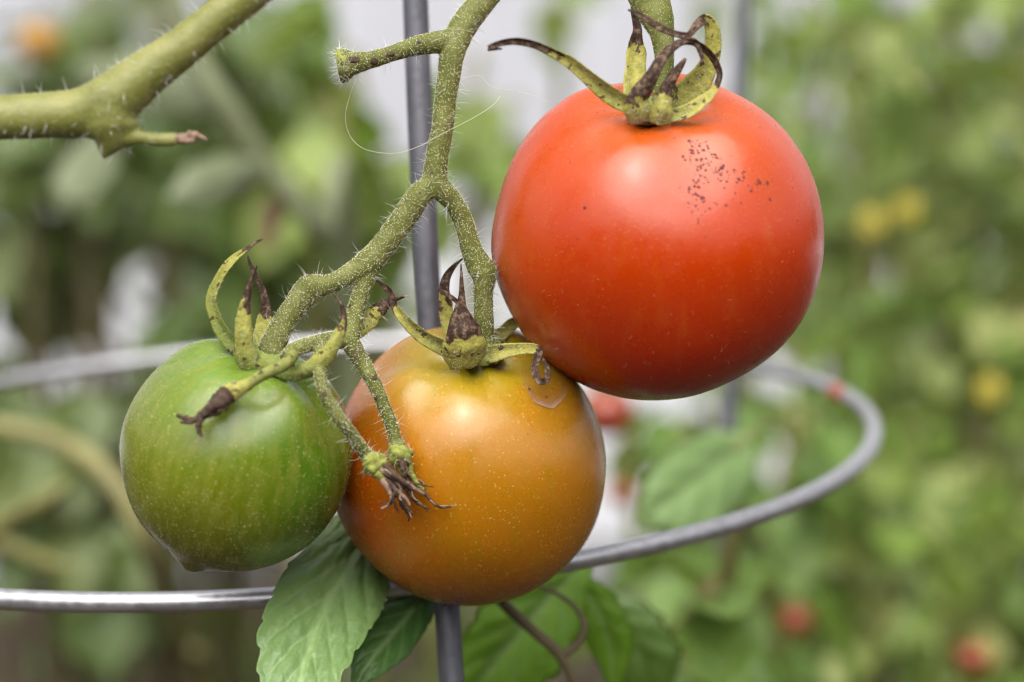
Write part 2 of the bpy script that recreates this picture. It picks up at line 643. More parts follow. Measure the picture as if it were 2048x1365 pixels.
sv = []
sf = []
nx, ny = 60, 60
for j in range(ny + 1):
    for i in range(nx + 1):
        x = (i / nx * 2 - 1) ** 3 * 60 + (i / nx * 2 - 1) * 3
        y = (j / ny * 2 - 1) ** 3 * 60 + (j / ny * 2 - 1) * 3
        sv.append((x, y, -0.05 + 0.02 * mnoise.noise(Vector((x * 2, y * 2, 0)))))
for j in range(ny):
    for i in range(nx):
        q = j * (nx + 1) + i
        sf.append((q, q + 1, q + nx + 2, q + nx + 1))
build("ground", sv, sf, M_SOIL, kind="structure")


def box(x0, x1, y0, y1, z0, z1):
    V = [(x, y, z) for x in (x0, x1) for y in (y0, y1) for z in (z0, z1)]
    return np.array(V, float), [(0, 1, 3, 2), (4, 6, 7, 5), (0, 4, 5, 1), (2, 3, 7, 6), (0, 2, 6, 4), (1, 5, 7, 3)], np.zeros(8)


patio = link(bpy.data.objects.new("patio", None))
tag(patio, kind="structure")
for i in range(8):
    for j in range(3):
        V, Fc, _ = box(-6 + i * 1.5 + 0.006, -4.5 + i * 1.5 - 0.006, 3.5 + j * 1.2 + 0.006, 4.7 + j * 1.2 - 0.006, -0.06, 0.03 + 0.004 * ((i * 7 + j * 3) % 3))
        build("paving_slab", V, Fc, M_CONC, patio, smooth=False)

fence = thing("board_fence", (0, 7.6, 0), "pale painted board fence standing behind the whole garden", "fence")
for i in range(60):
    x = -6 + i * 0.2
    V, Fc, _ = box(x + 0.003, x + 0.197, 7.6, 7.625, 0.04, 1.75)
    build("board", V, Fc, M_WHITE, fence, smooth=False)
for i in range(7):
    V, Fc, _ = box(-6.05 + i * 2, -5.95 + i * 2, 7.63, 7.73, -0.1, 1.85)
    build("post", V, Fc, M_WHITE, fence, smooth=False)
for z in (0.3, 1.5):
    V, Fc, _ = box(-6, 6, 7.635, 7.675, z, z + 0.09)
    build("rail", V, Fc, M_WHITE, fence, smooth=False)
V, Fc, _ = box(-6.1, 6.1, 7.58, 7.74, 1.86, 1.9)
build("cap_rail", V, Fc, M_WHITE, fence, smooth=False)

# unseen hedge added behind the camera so the fruit reflect something dark
hv, hf = [], []
prof = [(-2.45, -0.05), (-2.35, 0.5), (-2.38, 1.0), (-2.5, 1.5), (-2.8, 1.68), (-3.2, 1.62), (-3.45, 1.3), (-3.5, 0.7), (-3.45, -0.05)]
pr = catmull([(0, a, b) for a, b in prof], 40)
nx = 180
for i in range(nx + 1):
    x = -7 + 14 * i / nx
    for k, q in enumerate(pr):
        v = Vector((x * 2.2, q[1] * 2.2, q[2] * 2.2))
        dsp = 0.12 * mnoise.noise(v) + 0.10 * mnoise.noise(v * 3.3) + 0.05 * mnoise.noise(v * 8)
        hv.append((x, q[1] + dsp * (1 if q[1] > -2.9 else -1), q[2] + dsp * (0.8 if q[2] > 1.4 else 0)))
for i in range(nx):
    for k in range(39):
        q = i * 40 + k
        hf.append((q, q + 1, q + 41, q + 40))
hm = Mat("reflection_hedge_foliage", 0.7, 0.2)
hm.color(hm.ramp(hm.noise(30, 5, 0.7), [(0.35, (0.03, 0.05, 0.015)), (0.65, (0.12, 0.17, 0.05))]))
hm.bump(hm.noise(45, 5, 0.7), 1.0, 0.06)
tag(build("added_reflection_hedge", hv, hf, hm.m), "unseen green hedge added behind the camera for dark fruit reflections", "hedge")

# ------------------------------------------------------------------ background plants
LEAVES = {}


def leaf_mesh(key, mat, length, width, lobes, curl, seed):
    nu, nv = 10, 4
    V, Fc = [], []
    for i in range(nu + 1):
        u = i / nu
        w = width * 0.5 * (math.sin(math.pi * min(1, u ** 0.75)) ** 0.8 + 0.02)
        w *= 1 + lobes * math.cos(u * 19 + seed)
        for j in range(-nv, nv + 1):
            v = j / nv
            z = -curl * length * u * u + 0.18 * width * (abs(v) - 0.4) + 0.05 * width * math.sin(u * 17 + abs(v) * 5 + seed)
            V.append((v * w, u * length, z))
    row = 2 * nv + 1
    for i in range(nu):
        for j in range(2 * nv):
            q = i * row + j
            Fc.append((q, q + 1, q + row + 1, q + row))
    return mesh_from("leaf_" + key, V, Fc, mat)


def leaf_set(kind):
    if kind not in LEAVES:
        s = {'mid': 0.042, 'dark': 0.05, 'grey': 0.075, 'dusk': 0.05, 'lime': 0.055}[kind]
        LEAVES[kind] = [leaf_mesh(kind, M_BG[kind], s * random.uniform(0.9, 1.2), s * random.uniform(0.55, 0.8), 0.12, random.uniform(0.1, 0.45), k * 1.7) for k in range(4)]
    return LEAVES[kind]


def bush(name, label, base, clusters, kind, stem_mat=M_BGSTEM, cat="plant", group=None, scale=(0.8, 1.25), seed=0, sr=0.004):
    """clusters: (point, radius, number of leaves). Stems run from the ground to each cluster."""
    rnd = random.Random(seed)
    root = thing(name, (base[0], base[1], 0), label, cat, group)
    org = np.array(root.location)
    for c, rad, cnt in clusters:
        c = np.asarray(c, float)
        b0 = np.array([base[0] + rnd.uniform(-.03, .03), base[1] + rnd.uniform(-.03, .03), -0.08])
        mid = b0 * 0.45 + c * 0.55
        mid[2] = c[2] * 0.5
        mid[:2] += [rnd.uniform(-.03, .03), rnd.uniform(-.03, .03)]
        V, Fc, u = tube([b0, mid, c - [0, 0, rad * 0.4], c + [rnd.uniform(-.5, .5) * rad, 0, rad * 0.6]], [sr * 1.6, sr * 1.2, sr * 0.8, sr * 0.3], 14, 6)
        build("stem", V, Fc, stem_mat, root)
        for _ in range(cnt):
            while True:
                d = np.array([rnd.uniform(-1, 1) for _ in range(3)])
                if d @ d < 1: break
            p = c + d * rad * np.array([1, 1, 1.0])
            o = link(bpy.data.objects.new("leaf", rnd.choice(leaf_set(kind))))
            o.parent = root
            o.location = tuple(p - org)
            k = rnd.uniform(*scale)
            o.scale = (k, k, k)
            o.rotation_euler = (rnd.gauss(-0.6, 0.45), rnd.gauss(0, 0.4), math.pi + rnd.gauss(0, 1.0))   # outer leaves lean out and droop
    return root


def clus(lst):
    return [(Q(x, y, d), r, n) for x, y, d, r, n in lst]


def ground_under(px, d):
    p = Q(px, 683, d)
    return p[0], p[1]


# right bush (near layer), bush behind it, and the others
RIGHT = [(1720, 120, 1.3, .075), (1900, 60, 1.35, .08), (2060, 160, 1.3, .08), (1780, 300, 1.4, .07), (1960, 330, 1.35, .08), (2080, 450, 1.3, .08),
         (1700, 470, 1.45, .07), (1900, 540, 1.4, .08), (2030, 680, 1.35, .08), (1830, 760, 1.35, .075), (1960, 900, 1.3, .08), (1820, 980, 1.25, .07),
         (1680, 1010, 1.25, .07), (1740, 1160, 1.2, .075), (1920, 1150, 1.25, .08), (2080, 1080, 1.3, .08), (1680, 1320, 1.2, .075), (1860, 1340, 1.2, .07), (2040, 1340, 1.25, .08),
         (2200, 300, 1.35, .1), (2200, 800, 1.3, .1), (2200, 1200, 1.25, .1), (1660, 700, 1.4, .07), (1700, 850, 1.35, .07)]
bush("leafy_bush", "bushy green plant just beyond the right bend of the cage ring", ground_under(1740, 1.35),
     clus([(*c, 25) for c in RIGHT if c[0] < 1850]), 'mid', seed=11, scale=(0.45, 0.9), sr=0.003)
bush("leafy_bush", "bushy green plant cut off by the right edge of the picture", ground_under(2050, 1.35),
     clus([(*c, 22) for c in RIGHT if c[0] > 1850]), 'mid', seed=31, scale=(0.45, 0.9), sr=0.003)
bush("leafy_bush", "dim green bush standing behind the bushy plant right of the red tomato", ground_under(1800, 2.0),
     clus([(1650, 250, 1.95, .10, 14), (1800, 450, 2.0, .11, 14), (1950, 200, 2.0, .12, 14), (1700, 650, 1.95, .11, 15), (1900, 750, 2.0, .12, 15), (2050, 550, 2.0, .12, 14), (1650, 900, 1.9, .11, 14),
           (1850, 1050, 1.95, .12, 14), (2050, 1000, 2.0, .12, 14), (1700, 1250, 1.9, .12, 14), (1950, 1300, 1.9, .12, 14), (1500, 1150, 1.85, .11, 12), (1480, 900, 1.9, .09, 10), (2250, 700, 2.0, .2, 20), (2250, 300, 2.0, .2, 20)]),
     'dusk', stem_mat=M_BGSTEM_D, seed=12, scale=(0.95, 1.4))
bush("leafy_bush", "pale broad leaved plant seen through the cage ring below the red tomato", ground_under(1400, 1.05),
     clus([(1390, 960, 1.05, .035, 6), (1360, 1160, 1.05, .045, 8), (1480, 1250, 1.1, .04, 7), (1300, 1300, 1.0, .05, 9), (1560, 930, 1.15, .05, 9), (1560, 1130, 1.15, .05, 9), (1250, 830, 1.15, .03, 4), (1600, 800, 1.2, .05, 8), (1450, 1150, .74, .018, 4), (1500, 1330, .9, .04, 7), (1420, 1290, .74, .015, 2)]),
     'lime', seed=13, scale=(0.45, 0.8))
bush("leafy_bush", "green bush showing just left of the upright cage wire", ground_under(720, 1.25),
     clus([(720, 200, 1.25, .04, 8), (690, 300, 1.2, .04, 9), (770, 400, 1.25, .04, 8), (640, 420, 1.3, .04, 6), (950, 330, 1.3, .03, 5), (640, 60, 1.25, .03, 4), (780, 520, 1.25, .04, 6), (950, 200, 1.35, .025, 3)]),
     'mid', seed=14)
bush("leafy_bush", "green sprig showing between the truss stem and the red tomato's shoulder", ground_under(1000, 1.5),
     clus([(1010, 280, 1.5, .035, 5), (1120, 30, 1.5, .03, 3), (1640, 130, 1.5, .06, 9), (1600, 260, 1.5, .05, 8)]),
     'mid', seed=15)
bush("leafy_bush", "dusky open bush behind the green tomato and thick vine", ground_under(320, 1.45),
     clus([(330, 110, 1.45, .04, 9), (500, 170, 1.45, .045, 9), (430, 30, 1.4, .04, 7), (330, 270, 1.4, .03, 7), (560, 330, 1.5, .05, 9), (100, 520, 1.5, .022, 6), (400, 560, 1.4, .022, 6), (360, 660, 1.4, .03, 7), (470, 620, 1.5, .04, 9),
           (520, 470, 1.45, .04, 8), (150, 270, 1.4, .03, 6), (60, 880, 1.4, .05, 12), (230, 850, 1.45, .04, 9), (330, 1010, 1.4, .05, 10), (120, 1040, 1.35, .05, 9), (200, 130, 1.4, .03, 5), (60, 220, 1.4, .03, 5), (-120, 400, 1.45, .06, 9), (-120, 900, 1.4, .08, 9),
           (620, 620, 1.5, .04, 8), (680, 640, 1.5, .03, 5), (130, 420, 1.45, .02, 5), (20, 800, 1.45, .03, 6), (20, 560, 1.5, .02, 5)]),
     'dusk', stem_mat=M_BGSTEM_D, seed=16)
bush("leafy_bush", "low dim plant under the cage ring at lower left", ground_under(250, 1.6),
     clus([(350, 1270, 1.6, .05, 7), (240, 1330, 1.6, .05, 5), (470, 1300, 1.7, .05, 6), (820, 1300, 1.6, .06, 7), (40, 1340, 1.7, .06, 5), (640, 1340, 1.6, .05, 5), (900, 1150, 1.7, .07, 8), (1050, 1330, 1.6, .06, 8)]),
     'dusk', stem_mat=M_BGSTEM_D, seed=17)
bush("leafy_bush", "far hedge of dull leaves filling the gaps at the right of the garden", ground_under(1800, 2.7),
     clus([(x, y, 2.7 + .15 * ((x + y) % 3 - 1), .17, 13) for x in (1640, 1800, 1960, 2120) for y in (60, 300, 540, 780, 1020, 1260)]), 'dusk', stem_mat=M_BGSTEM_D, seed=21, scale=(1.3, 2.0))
bush("leafy_bush", "far muddy green shrub seen between the thick vine and the green tomato", ground_under(350, 2.4),
     clus([(x, y, 2.4, .07, 8) for x, y in [(150, 60), (320, 40), (460, 120), (420, 260), (560, 260), (150, 200), (420, 640), (560, 700), (90, 530), (250, 800), (120, 880), (380, 880), (30, 980), (250, 1000), (470, 420), (600, 480), (640, 600), (700, 760), (130, 330), (560, 880), (660, 280), (-150, 300), (-150, 700), (420, 760)]]),
     'grey', stem_mat=M_BGSTEM_D, seed=22, scale=(0.9, 1.4))


def big_leaf(name, label, pts, widths, mat, cat="leaf", cup=-0.12, parent=None, face=None, wob=0.04, thick=0.5 * MM, seed=1):
    V, Fc, d = ribbon(pts, widths, thick, cup, 0.0, 34, 11, wob, seed, face)
    o = build(name, V, Fc, mat, parent, {"vein": np.zeros(len(V))})
    if parent is None: tag(o, label, cat)
    return o


g = thing("drooping_plant", (*ground_under(500, 0.95), 0), "grey green drooping leaves on a pale stalk behind the thick vine", "plant")
V, Fc, _ = tube([np.array([*ground_under(690, 1.1), -0.08]), Q(700, 700, 1.0), Q(640, 470, .95), Q(530, 330, .94), Q(450, 210, .93), Q(380, 90, .93), Q(330, -60, .93)], [.005, .0045, .005, .005, .005, .005, .004], 40, 10)
build("stem", V, Fc, plain("pale_stalk", (0.19, 0.21, 0.11), 0.6, 0.15, 50).m, g)
M_GREYLEAF = leaf_material("grey_leaf", [(0.10, 0.12, 0.06), (0.125, 0.145, 0.075), (0.15, 0.165, 0.095)], 0.2, False, 0.5, False, 40)
M_DRYLEAF = plain("withered_leaf", (0.22, 0.13, 0.08), 0.7, 0.3, 60).m
big_leaf("leaf", None, [Q(540, 340, .94), Q(470, 345, .92), Q(400, 370, .90), Q(340, 400, .89)], np.array([5, 16, 18, 4]) * MM, M_GREYLEAF, parent=g)
big_leaf("leaf", None, [Q(450, 210, .93), Q(340, 180, .95), Q(230, 160, .97), Q(150, 130, .98)], np.array([5, 26, 26, 4]) * MM, M_GREYLEAF, parent=g)
big_leaf("leaf", None, [Q(200, 250, 1.0), Q(190, 310, .99), Q(150, 380, .97), Q(120, 430, .97)], np.array([5, 24, 20, 4]) * MM, M_GREYLEAF, parent=g)
big_leaf("leaf", None, [Q(560, 390, .95), Q(545, 430, .95), Q(535, 500, .95)], np.array([5, 10, 4]) * MM, M_DRYLEAF, parent=g)

V, Fc, _ = tube([Q(-160, 800, .98), Q(-20, 850, .96), Q(110, 880, .94), Q(220, 955, .92), Q(290, 1080, .92), Q(320, 1180, .96), Q(360, 1300, 1.06), Q(420, 1420, 1.2), Q(450, 2300, 1.3)], [.0035, .0036, .0042, .0044, .0042, .004, .004, .004, .005], 60, 12)
o = build("arching_stem", V, Fc, M_OLIVE)
tag(o, "olive yellow arching stem below and left of the green tomato", "stem")
V, Fc, _ = tube([Q(-90, 1090, .95), Q(20, 1040, .93), Q(90, 1000, .92), Q(140, 960, .92)], [.004, .004, .0035, .001], 20, 8)
tag(build("pale_shoot", V, Fc, M_BGSTEM), "short pale shoot rising at the left edge above the ring", "stem")
V, Fc, _ = tube([Q(-90, 1060, .98), Q(30, 1100, .96), Q(110, 1130, .95), Q(160, 1135, .95)], [.004, .004, .003, .001], 20, 8)
tag(build("pale_shoot", V, Fc, M_BGSTEM), "short pale shoot running level just above the ring at the left edge", "stem")


M_DULL = fruit_material("dull_red_skin", [(0.0, (0.34, 0.06, 0.006)), (0.5, (0.30, 0.030, 0.006)), (1.0, (0.24, 0.02, 0.006))], fr_amt=0.1)
M_YELLOW = fruit_material("yellow_orange_skin", [(0.0, (0.46, 0.24, 0.02)), (0.5, (0.42, 0.20, 0.012)), (1.0, (0.36, 0.15, 0.01))], fr_amt=0.1)


def cherry(px, py, d, r, label, mat, name="ripe_tomato", cat="tomato"):
    root = thing(name, Q(px, py, d), label, cat)
    V, Fc, _ = blob(Q(px, py, d), (r, r, r * 0.92), px * 0.01, 18, 12, 0.04, 1.0)
    lat = np.repeat(np.linspace(0, 1, 13), 18)
    build("fruit", V, Fc, mat, root, {"lat": lat, "lon": np.zeros(len(V))})
    for k in range(5):
        a = k * 1.257
        c = Q(px, py, d) + np.array([0, 0, r * 0.92])
        dv = np.array([math.cos(a), math.sin(a), 0]) * r
        V, Fc, dd = ribbon([c, c + dv * 0.5 + [0, 0, r * .06], c + dv * 0.95 + [0, 0, r * 0.1]], [r * .25, r * .28, r * .05], r * .05, 0.1, n=8, m=3, face=(0, 0, 1), dry=1.5)
        build("sepal", V, Fc, M_SEPAL_G, root, {"dry": dd})
    V, Fc, _ = tube([Q(px, py, d) + [0, 0, r * 0.88], Q(px, py, d) + [r * .1, 0, r * 1.5], Q(px, py, d) + [r * .5, 0, r * 2.2]], [r * .09, r * .08, r * .08], 8, 6)
    build("stalk", V, Fc, M_BGSTEM, root)


cherry(1214, 822, 1.02, .0125, "red tomato peeping out between the orange tomato and the red one", M_DULL)
cherry(1590, 1240, 1.08, .0075, "small red tomato in the greenery under the cage ring", M_DULL)
cherry(1945, 1315, 1.18, .009, "small dull red tomato near the lower right corner", M_DULL)
cherry(1240, 985, 1.1, .006, "tiny red tomato low behind the orange tomato's right side", M_DULL)
cherry(78, 85, 1.3, .013, "blurred orange tomato at the upper left above the thick vine", M_YELLOW)
cherry(690, 500, 1.3, .010, "blurred orange tomato behind the truss left of the upright wire", M_YELLOW)
cherry(1820, 305, 1.35, .009, "small blurred reddish tomato in the bush right of the big red one", M_DULL)

M_PETAL = plain("yellow_petal", (0.62, 0.50, 0.06), 0.5, 0.15, 100).m


def flower(px, py, d, label):
    c = Q(px, py, d)
    root = thing("yellow_flower", c, label, "flower")
    for k in range(6):
        a = k * math.pi / 3
        dv = XR * math.cos(a) + UP * math.sin(a)
        V, Fc, dd = ribbon([c, c + dv * .004 - FW * .001, c + dv * .008 + FW * .001], [.002, .005, .001], .0004, 0.15, n=8, m=5, dry=2)
        build("petal", V, Fc, M_PETAL, root)
    V, Fc, _ = tube([c - FW * .002, c + FW * .006, c + FW * .012 - UP * .01, c + FW * .02 - UP * .05], [.0022, .0022, .0012, .0012], 10, 8)
    build("stalk", V, Fc, M_BGSTEM, root)


flower(1745, 445, 1.25, "yellow flower left of its twin in the bush beyond the red tomato")
flower(1815, 420, 1.27, "yellow flower right of its twin in the bush beyond the red tomato")
flower(1980, 780, 1.2, "lone yellow flower near the right edge level with the cage ring's bend")

# ------------------------------------------------------------------ wire tomato cage
RC, RR, RA, RB = CAM + np.array([-0.0614, 0.6557, -0.1511]), 0.1646, 0.0464, -0.013
WIRE = 2.35 * MM
cage = thing("tomato_cage", (RC[0], RC[1], 0), "galvanised wire plant cage with a round ring around the tomato plant", "plant cage")
V, Fc = [], []
nseg, ns = 160, 14
for i in range(nseg):
    t = 2 * math.pi * i / nseg
    rr = RR * (1 + 0.004 * math.sin(3 * t + 1) + 0.002 * math.sin(7 * t))
    x, y = rr * math.cos(t), rr * math.sin(t)
    cen = RC + np.array([x, y, RA * x + RB * y])
    rad = np.array([math.cos(t), math.sin(t), 0])
    for j in range(ns):
        a = 2 * math.pi * j / ns
        V.append(cen + rad * WIRE * math.cos(a) + np.array([0, 0, 1]) * WIRE * math.sin(a))
for i in range(nseg):
    for j in range(ns):
        i2, j2 = (i + 1) % nseg, (j + 1) % ns
        Fc.append((i * ns + j, i2 * ns + j, i2 * ns + j2, i * ns + j2))
build("ring", V, Fc, M_WIRE, cage)


def leg(top, low, dtop, dlow, r):
    a, b = Q(*top, dtop), Q(*low, dlow)
    d = (b - a) / (a[2] - b[2])
    up = a - d * (1.12 - a[2])
    dn = a + d * (a[2] + 0.12)
    n = 24
    pts = [up + (dn - up) * k / (n - 1) + np.array([0.0006 * math.sin(k * 1.3), 0, 0]) for k in range(n)]
    V, Fc, _ = tube(pts, [r] * n, 90, 14)
    build("leg", V, Fc, M_WIRE_D, cage)


M_RUST = plain("rust_smear", (0.36, 0.10, 0.06), 0.8, 0.4, 500).m
pts = []
for k in range(6):
    t = 0.18 + 0.055 * k / 5
    x, y = RR * math.cos(t), RR * math.sin(t)
    pts.append(RC + np.array([x, y, RA * x + RB * y]))
V, Fc, _ = tube(pts, np.array([.9, 1.05, 1.07, 1.06, 1.05, .9]) * WIRE, 30, 14, wob=0.06, seed=2)
build("rust_patch", V, Fc, M_RUST, cage)
leg((832, 0), (897, 1300), .5305, .520, 2.9 * MM)
leg((1488, 0), (1442, 1300), .776, .757, 2.6 * MM)
for c in (Q(890, 1163, .5185), Q(1487, 728, .7635)):
    V, Fc, _ = blob(c, (4.2 * MM, 3.4 * MM, 3.2 * MM), 3, 16, 10, 0.35, 2.5)
    build("weld_bead", V, Fc, M_WIRE_D, cage)

# ------------------------------------------------------------------ nearby leaves
def broad_leaf(name, mid, half_l, half_r, mat, parent, veins=7, n=64, m=17, seed=0, face=None, tilt=0.0, lobes=0.06, depth=1.0):
    """leaf blade with sunken midrib and side veins, puckered between them; half widths in metres on each side"""
    c = catmull(mid, n)
    s = np.linspace(0, len(mid) - 1, n)
    wl = np.interp(s, np.arange(len(mid)), half_l)
    wr = np.interp(s, np.arange(len(mid)), half_r)
    u = np.linspace(0, 1, n)
    tan = unit(np.gradient(c, axis=0))
    fc = -FW if face is None else unit(face)
    V, vein = [], []
    row = 2 * m + 1
    L = np.linalg.norm(np.diff(c, axis=0), axis=1).sum()
    for layer in (0, 1):
        for i in range(n):
            wd = unit(np.cross(tan[i], fc))
            nn = unit(np.cross(wd, tan[i]))
            if nn @ fc < 0: nn = -nn
            for j in range(-m, m + 1):
                v = j / m
                w = (wr if v > 0 else wl)[i]
                w = w * (1 + lobes * (2 * ((u[i] * veins * 1.5 + 0.3 * seed) % 1.0) - 1) + 0.6 * lobes * math.sin(u[i] * 61 + seed))
                ph = (u[i] - 0.28 * abs(v)) * veins + 0.4 * (v > 0)
                q = abs((ph % 1.0) - 0.5) * 2          # 1 on a vein, 0 midway
                vn = max(0, (q - 0.82) / 0.18) * (1 - abs(v) ** 3)
                mr = math.exp(-(abs(v) * 9) ** 2)
                puff = (1 - q ** 2) * math.sin(math.pi * min(1, abs(v) * 1.05)) * 0.075
                h = w * (puff + 0.26 * (1 - abs(v)) * -1 * (0.3 if abs(v) < 1 else 0)) - 0.03 * w * mr + w * tilt * v
                h += L * 0.012 * mnoise.noise(Vector((u[i] * 5 + seed, v * 1.5, seed)))
                h += L * 0.004 * (mnoise.noise(Vector((u[i] * 22 + seed, v * 7, seed + 4))) + 0.6 * mnoise.noise(Vector((u[i] * 48, v * 15, seed + 9))))
                h -= 0.10 * w * abs(v) ** 2.2
                off = 0.00018 * (1 if layer == 0 else -1) * (1 - abs(v) ** 6)
                V.append(c[i] + wd * (w * v) + nn * (h * depth + off))
                vein.append(min(1.0, vn * 0.8 + mr))
    Fc = []
    N = n * row
    for i in range(n - 1):
        for j in range(2 * m):
            q = i * row + j
            Fc.append((q, q + row, q + row + 1, q + 1))
            Fc.append((N + q, N + q + 1, N + q + row + 1, N + q + row))
    for i in range(n - 1):
        for j in (0, 2 * m):
            q = i * row + j
            Fc.append((q, q + row, N + q + row, N + q) if j else (q, N + q, N + q + row, q + row))
    o = build(name, V, Fc, mat, parent, {"vein": np.array(vein)})
    return o


lf = thing("tomato_leaf", P(600, 1500, 18), "green veined leaf hanging in front of the ring below the green tomato", "leaf")
mid = [P(752, 1010, 44), P(716, 1085, 32), P(662, 1185, 14), P(624, 1281, 2), P(596, 1375, -6), P(575, 1480, -10), P(560, 1560, -9)]
broad_leaf("leaflet", mid, np.array([40, 105, 112, 90, 72, 50, 3]) * PX, np.array([40, 80, 108, 112, 80, 50, 3]) * PX, M_LEAF_NEAR, lf, veins=8, n=120, m=28, seed=1.0, lobes=0.035)
V, Fc, _ = tube([P(800, 930, 60), P(775, 975, 52), P(752, 1012, 44.5), P(738, 1040, 40)], np.array([9, 9, 7, 4]) * PX, 20, 8)
build("petiole", V, Fc, M_STEM, lf)
lf2 = thing("tomato_leaf", P(740, 1365, 40), "small dark green leaf tucked under the orange tomato beside the veined leaf", "leaf")
mid = [P(880, 1150, 44), P(830, 1215, 36), P(780, 1275, 27), P(735, 1330, 20), P(705, 1385, 18)]
broad_leaf("leaflet", mid, np.array([15, 48, 55, 38, 2]) * PX, np.array([15, 55, 60, 38, 2]) * PX, M_LEAF_DARK, lf2, veins=6, n=80, m=18, seed=2.2, lobes=0.05)
V, Fc, _ = tube([P(950, 1060, 58), P(915, 1110, 51), P(880, 1150, 44), P(830, 1215, 36)], np.array([9, 8, 7, 3]) * PX, 14, 8)
build("petiole", V, Fc, M_STEM, lf2)

lf3 = thing("tomato_leaf", P(1050, 1365, 75), "bright yellow green leaves with a brown stalk under the orange tomato", "leaf")
broad_leaf("leaflet", [P(1180, 1120, 85), P(1110, 1180, 80), P(1030, 1270, 75), P(960, 1360, 75), P(910, 1460, 80)], np.array([15, 90, 120, 95, 2]) * PX * 1.15, np.array([15, 70, 90, 70, 2]) * PX * 1.15, M_LEAF_LIME, lf3, veins=6, n=40, m=10, seed=3.1)
broad_leaf("leaflet", [P(1130, 1140, 90), P(1190, 1210, 90), P(1220, 1290, 92), P(1230, 1400, 96)], np.array([10, 45, 50, 2]) * PX * 1.2, np.array([10, 40, 45, 2]) * PX * 1.2, M_LEAF_LIME, lf3, veins=5, n=36, m=8, seed=4.1)
V, Fc, _ = tube([P(960, 1150, 60), P(1010, 1210, 60), P(1070, 1265, 60), P(1120, 1310, 60), P(1148, 1370, 62), P(1160, 1480, 70)], np.array([13, 13, 12, 13, 12, 12]) * PX, 30, 10)
build("stalk", V, Fc, M_BGSTEM_D, lf3)
V, Fc, _ = tube([P(1125, 1312, 60), P(1158, 1285, 60), P(1168, 1250, 60), P(1150, 1215, 62), P(1110, 1185, 66), P(1060, 1165, 70)], np.array([11, 10, 8, 6, 5, 4]) * PX, 24, 8)
build("stalk", V, Fc, M_BGSTEM_D, lf3)
lf4 = thing("tomato_leaf", P(1300, 1365, 130), "pale green leaf right of the brown stalk at the bottom edge", "leaf")
broad_leaf("leaflet", [P(1180, 1180, 130), P(1240, 1250, 125), P(1290, 1330, 125), P(1320, 1440, 130)], np.array([15, 75, 85, 3]) * PX * 1.2, np.array([15, 70, 80, 3]) * PX * 1.2, M_BG['lime'], lf4, veins=5, n=36, m=8, seed=5.1)


lf5 = thing("tomato_leaf", Q(1400, 1080, .71), "pale rounded leaf inside the cage ring under the red tomato", "leaf")
broad_leaf("leaflet", [Q(1500, 870, .73), Q(1465, 905, .72), Q(1400, 960, .70), Q(1330, 1010, .69), Q(1270, 1050, .69)], np.array([8, 95, 120, 90, 3]) * PX * 1.3, np.array([8, 70, 95, 75, 3]) * PX * 1.3, M_LEAF_PALE, lf5, veins=5, n=36, m=8, seed=6.1)
V, Fc, _ = tube([Q(1560, 850, .78), Q(1530, 850, .75), Q(1500, 870, .73), Q(1465, 905, .72)], np.array([9, 9, 8, 4]) * PX, 14, 8)
build("petiole", V, Fc, M_BGSTEM, lf5)

# ------------------------------------------------------------------ tomatoes
def axis_of(tilt_cam, tilt_side):
    a, b = R(tilt_cam), R(tilt_side)
    return unit(UP * math.cos(a) * math.cos(b) + XR * math.cos(a) * math.sin(b) - FW * math.sin(a))


def fruit_geo(cen, a, b, ax, pit=0.1, pit_r=0.3, ribs=0.01, nribs=5, seed=0, bottom=0.0, squash=None, nipple=None, nu=128, nv=96, topn=1.0):
    """body of a tomato about axis ax; pit = depth of the stem hollow as share of b"""
    e1 = unit(np.cross(ax, FW))
    e2 = np.cross(ax, e1)
    V, lat, lon = [], [], []
    for i in range(nv + 1):
        th = math.pi * i / nv
        for j in range(nu):
            ph = 2 * math.pi * j / nu
            st, ct = math.sin(th), math.cos(th)
            r = a * abs(st) ** (0.96)
            z = b * (abs(ct) ** topn if ct > 0 else -abs(ct) ** 1.0)
            if ct < 0: r *= 1 - bottom * ct * ct
            sh = math.exp(-((th - 0.55) / 0.42) ** 2)
            rib = ribs * sh * (math.cos(nribs * ph + seed) + 0.5 * math.cos((nribs + 2) * ph + 2.3 * seed))
            d = np.array([st * math.cos(ph), st * math.sin(ph), ct])
            k = 1 + rib + 0.024 * mnoise.noise(Vector(d * 1.7) + Vector((seed * 3.1, 0, 0)))
            rr = r * k
            z = z * k - pit * b * math.exp(-(th / pit_r) ** 2) * (1 + 0.35 * math.cos(nribs * ph + seed))
            V.append(cen + e1 * rr * math.cos(ph) + e2 * rr * math.sin(ph) + ax * z)
            lat.append(i / nv)
            lon.append(abs(((ph / math.pi) % 2) - 1) * 2)
    V = np.array(V)
    if squash is not None:
        V = squash(V)
    if nipple is not None:
        pt, amp, sg = nipple
        dd = np.linalg.norm(V - pt, axis=1)
        V = V + unit(pt - cen) * (amp * np.exp(-(dd / sg) ** 2))[:, None]
    Fc = []
    for i in range(nv):
        for j in range(nu):
            k = (j + 1) % nu
            Fc.append((i * nu + j, (i + 1) * nu + j, (i + 1) * nu + k, i * nu + k))
    return V, Fc, np.array(lat), np.array(lon)


def tree_of(V, Fc):
    return BVHTree.FromPolygons([tuple(v) for v in V], Fc)


def on_surface(bvh, px, py):
    d = Vector(Q(px, py, 1.0) - CAM).normalized()
    h = bvh.ray_cast(Vector(CAM), d)
    if h[0] is None: return None
    nrm = np.array(h[1])
    if nrm @ FW > 0: nrm = -nrm
    return np.array(h[0]), nrm


def front_hits(V, Fc, count, rng):
    p, n = sample_surface(V, Fc, count, rng)
    return p, n


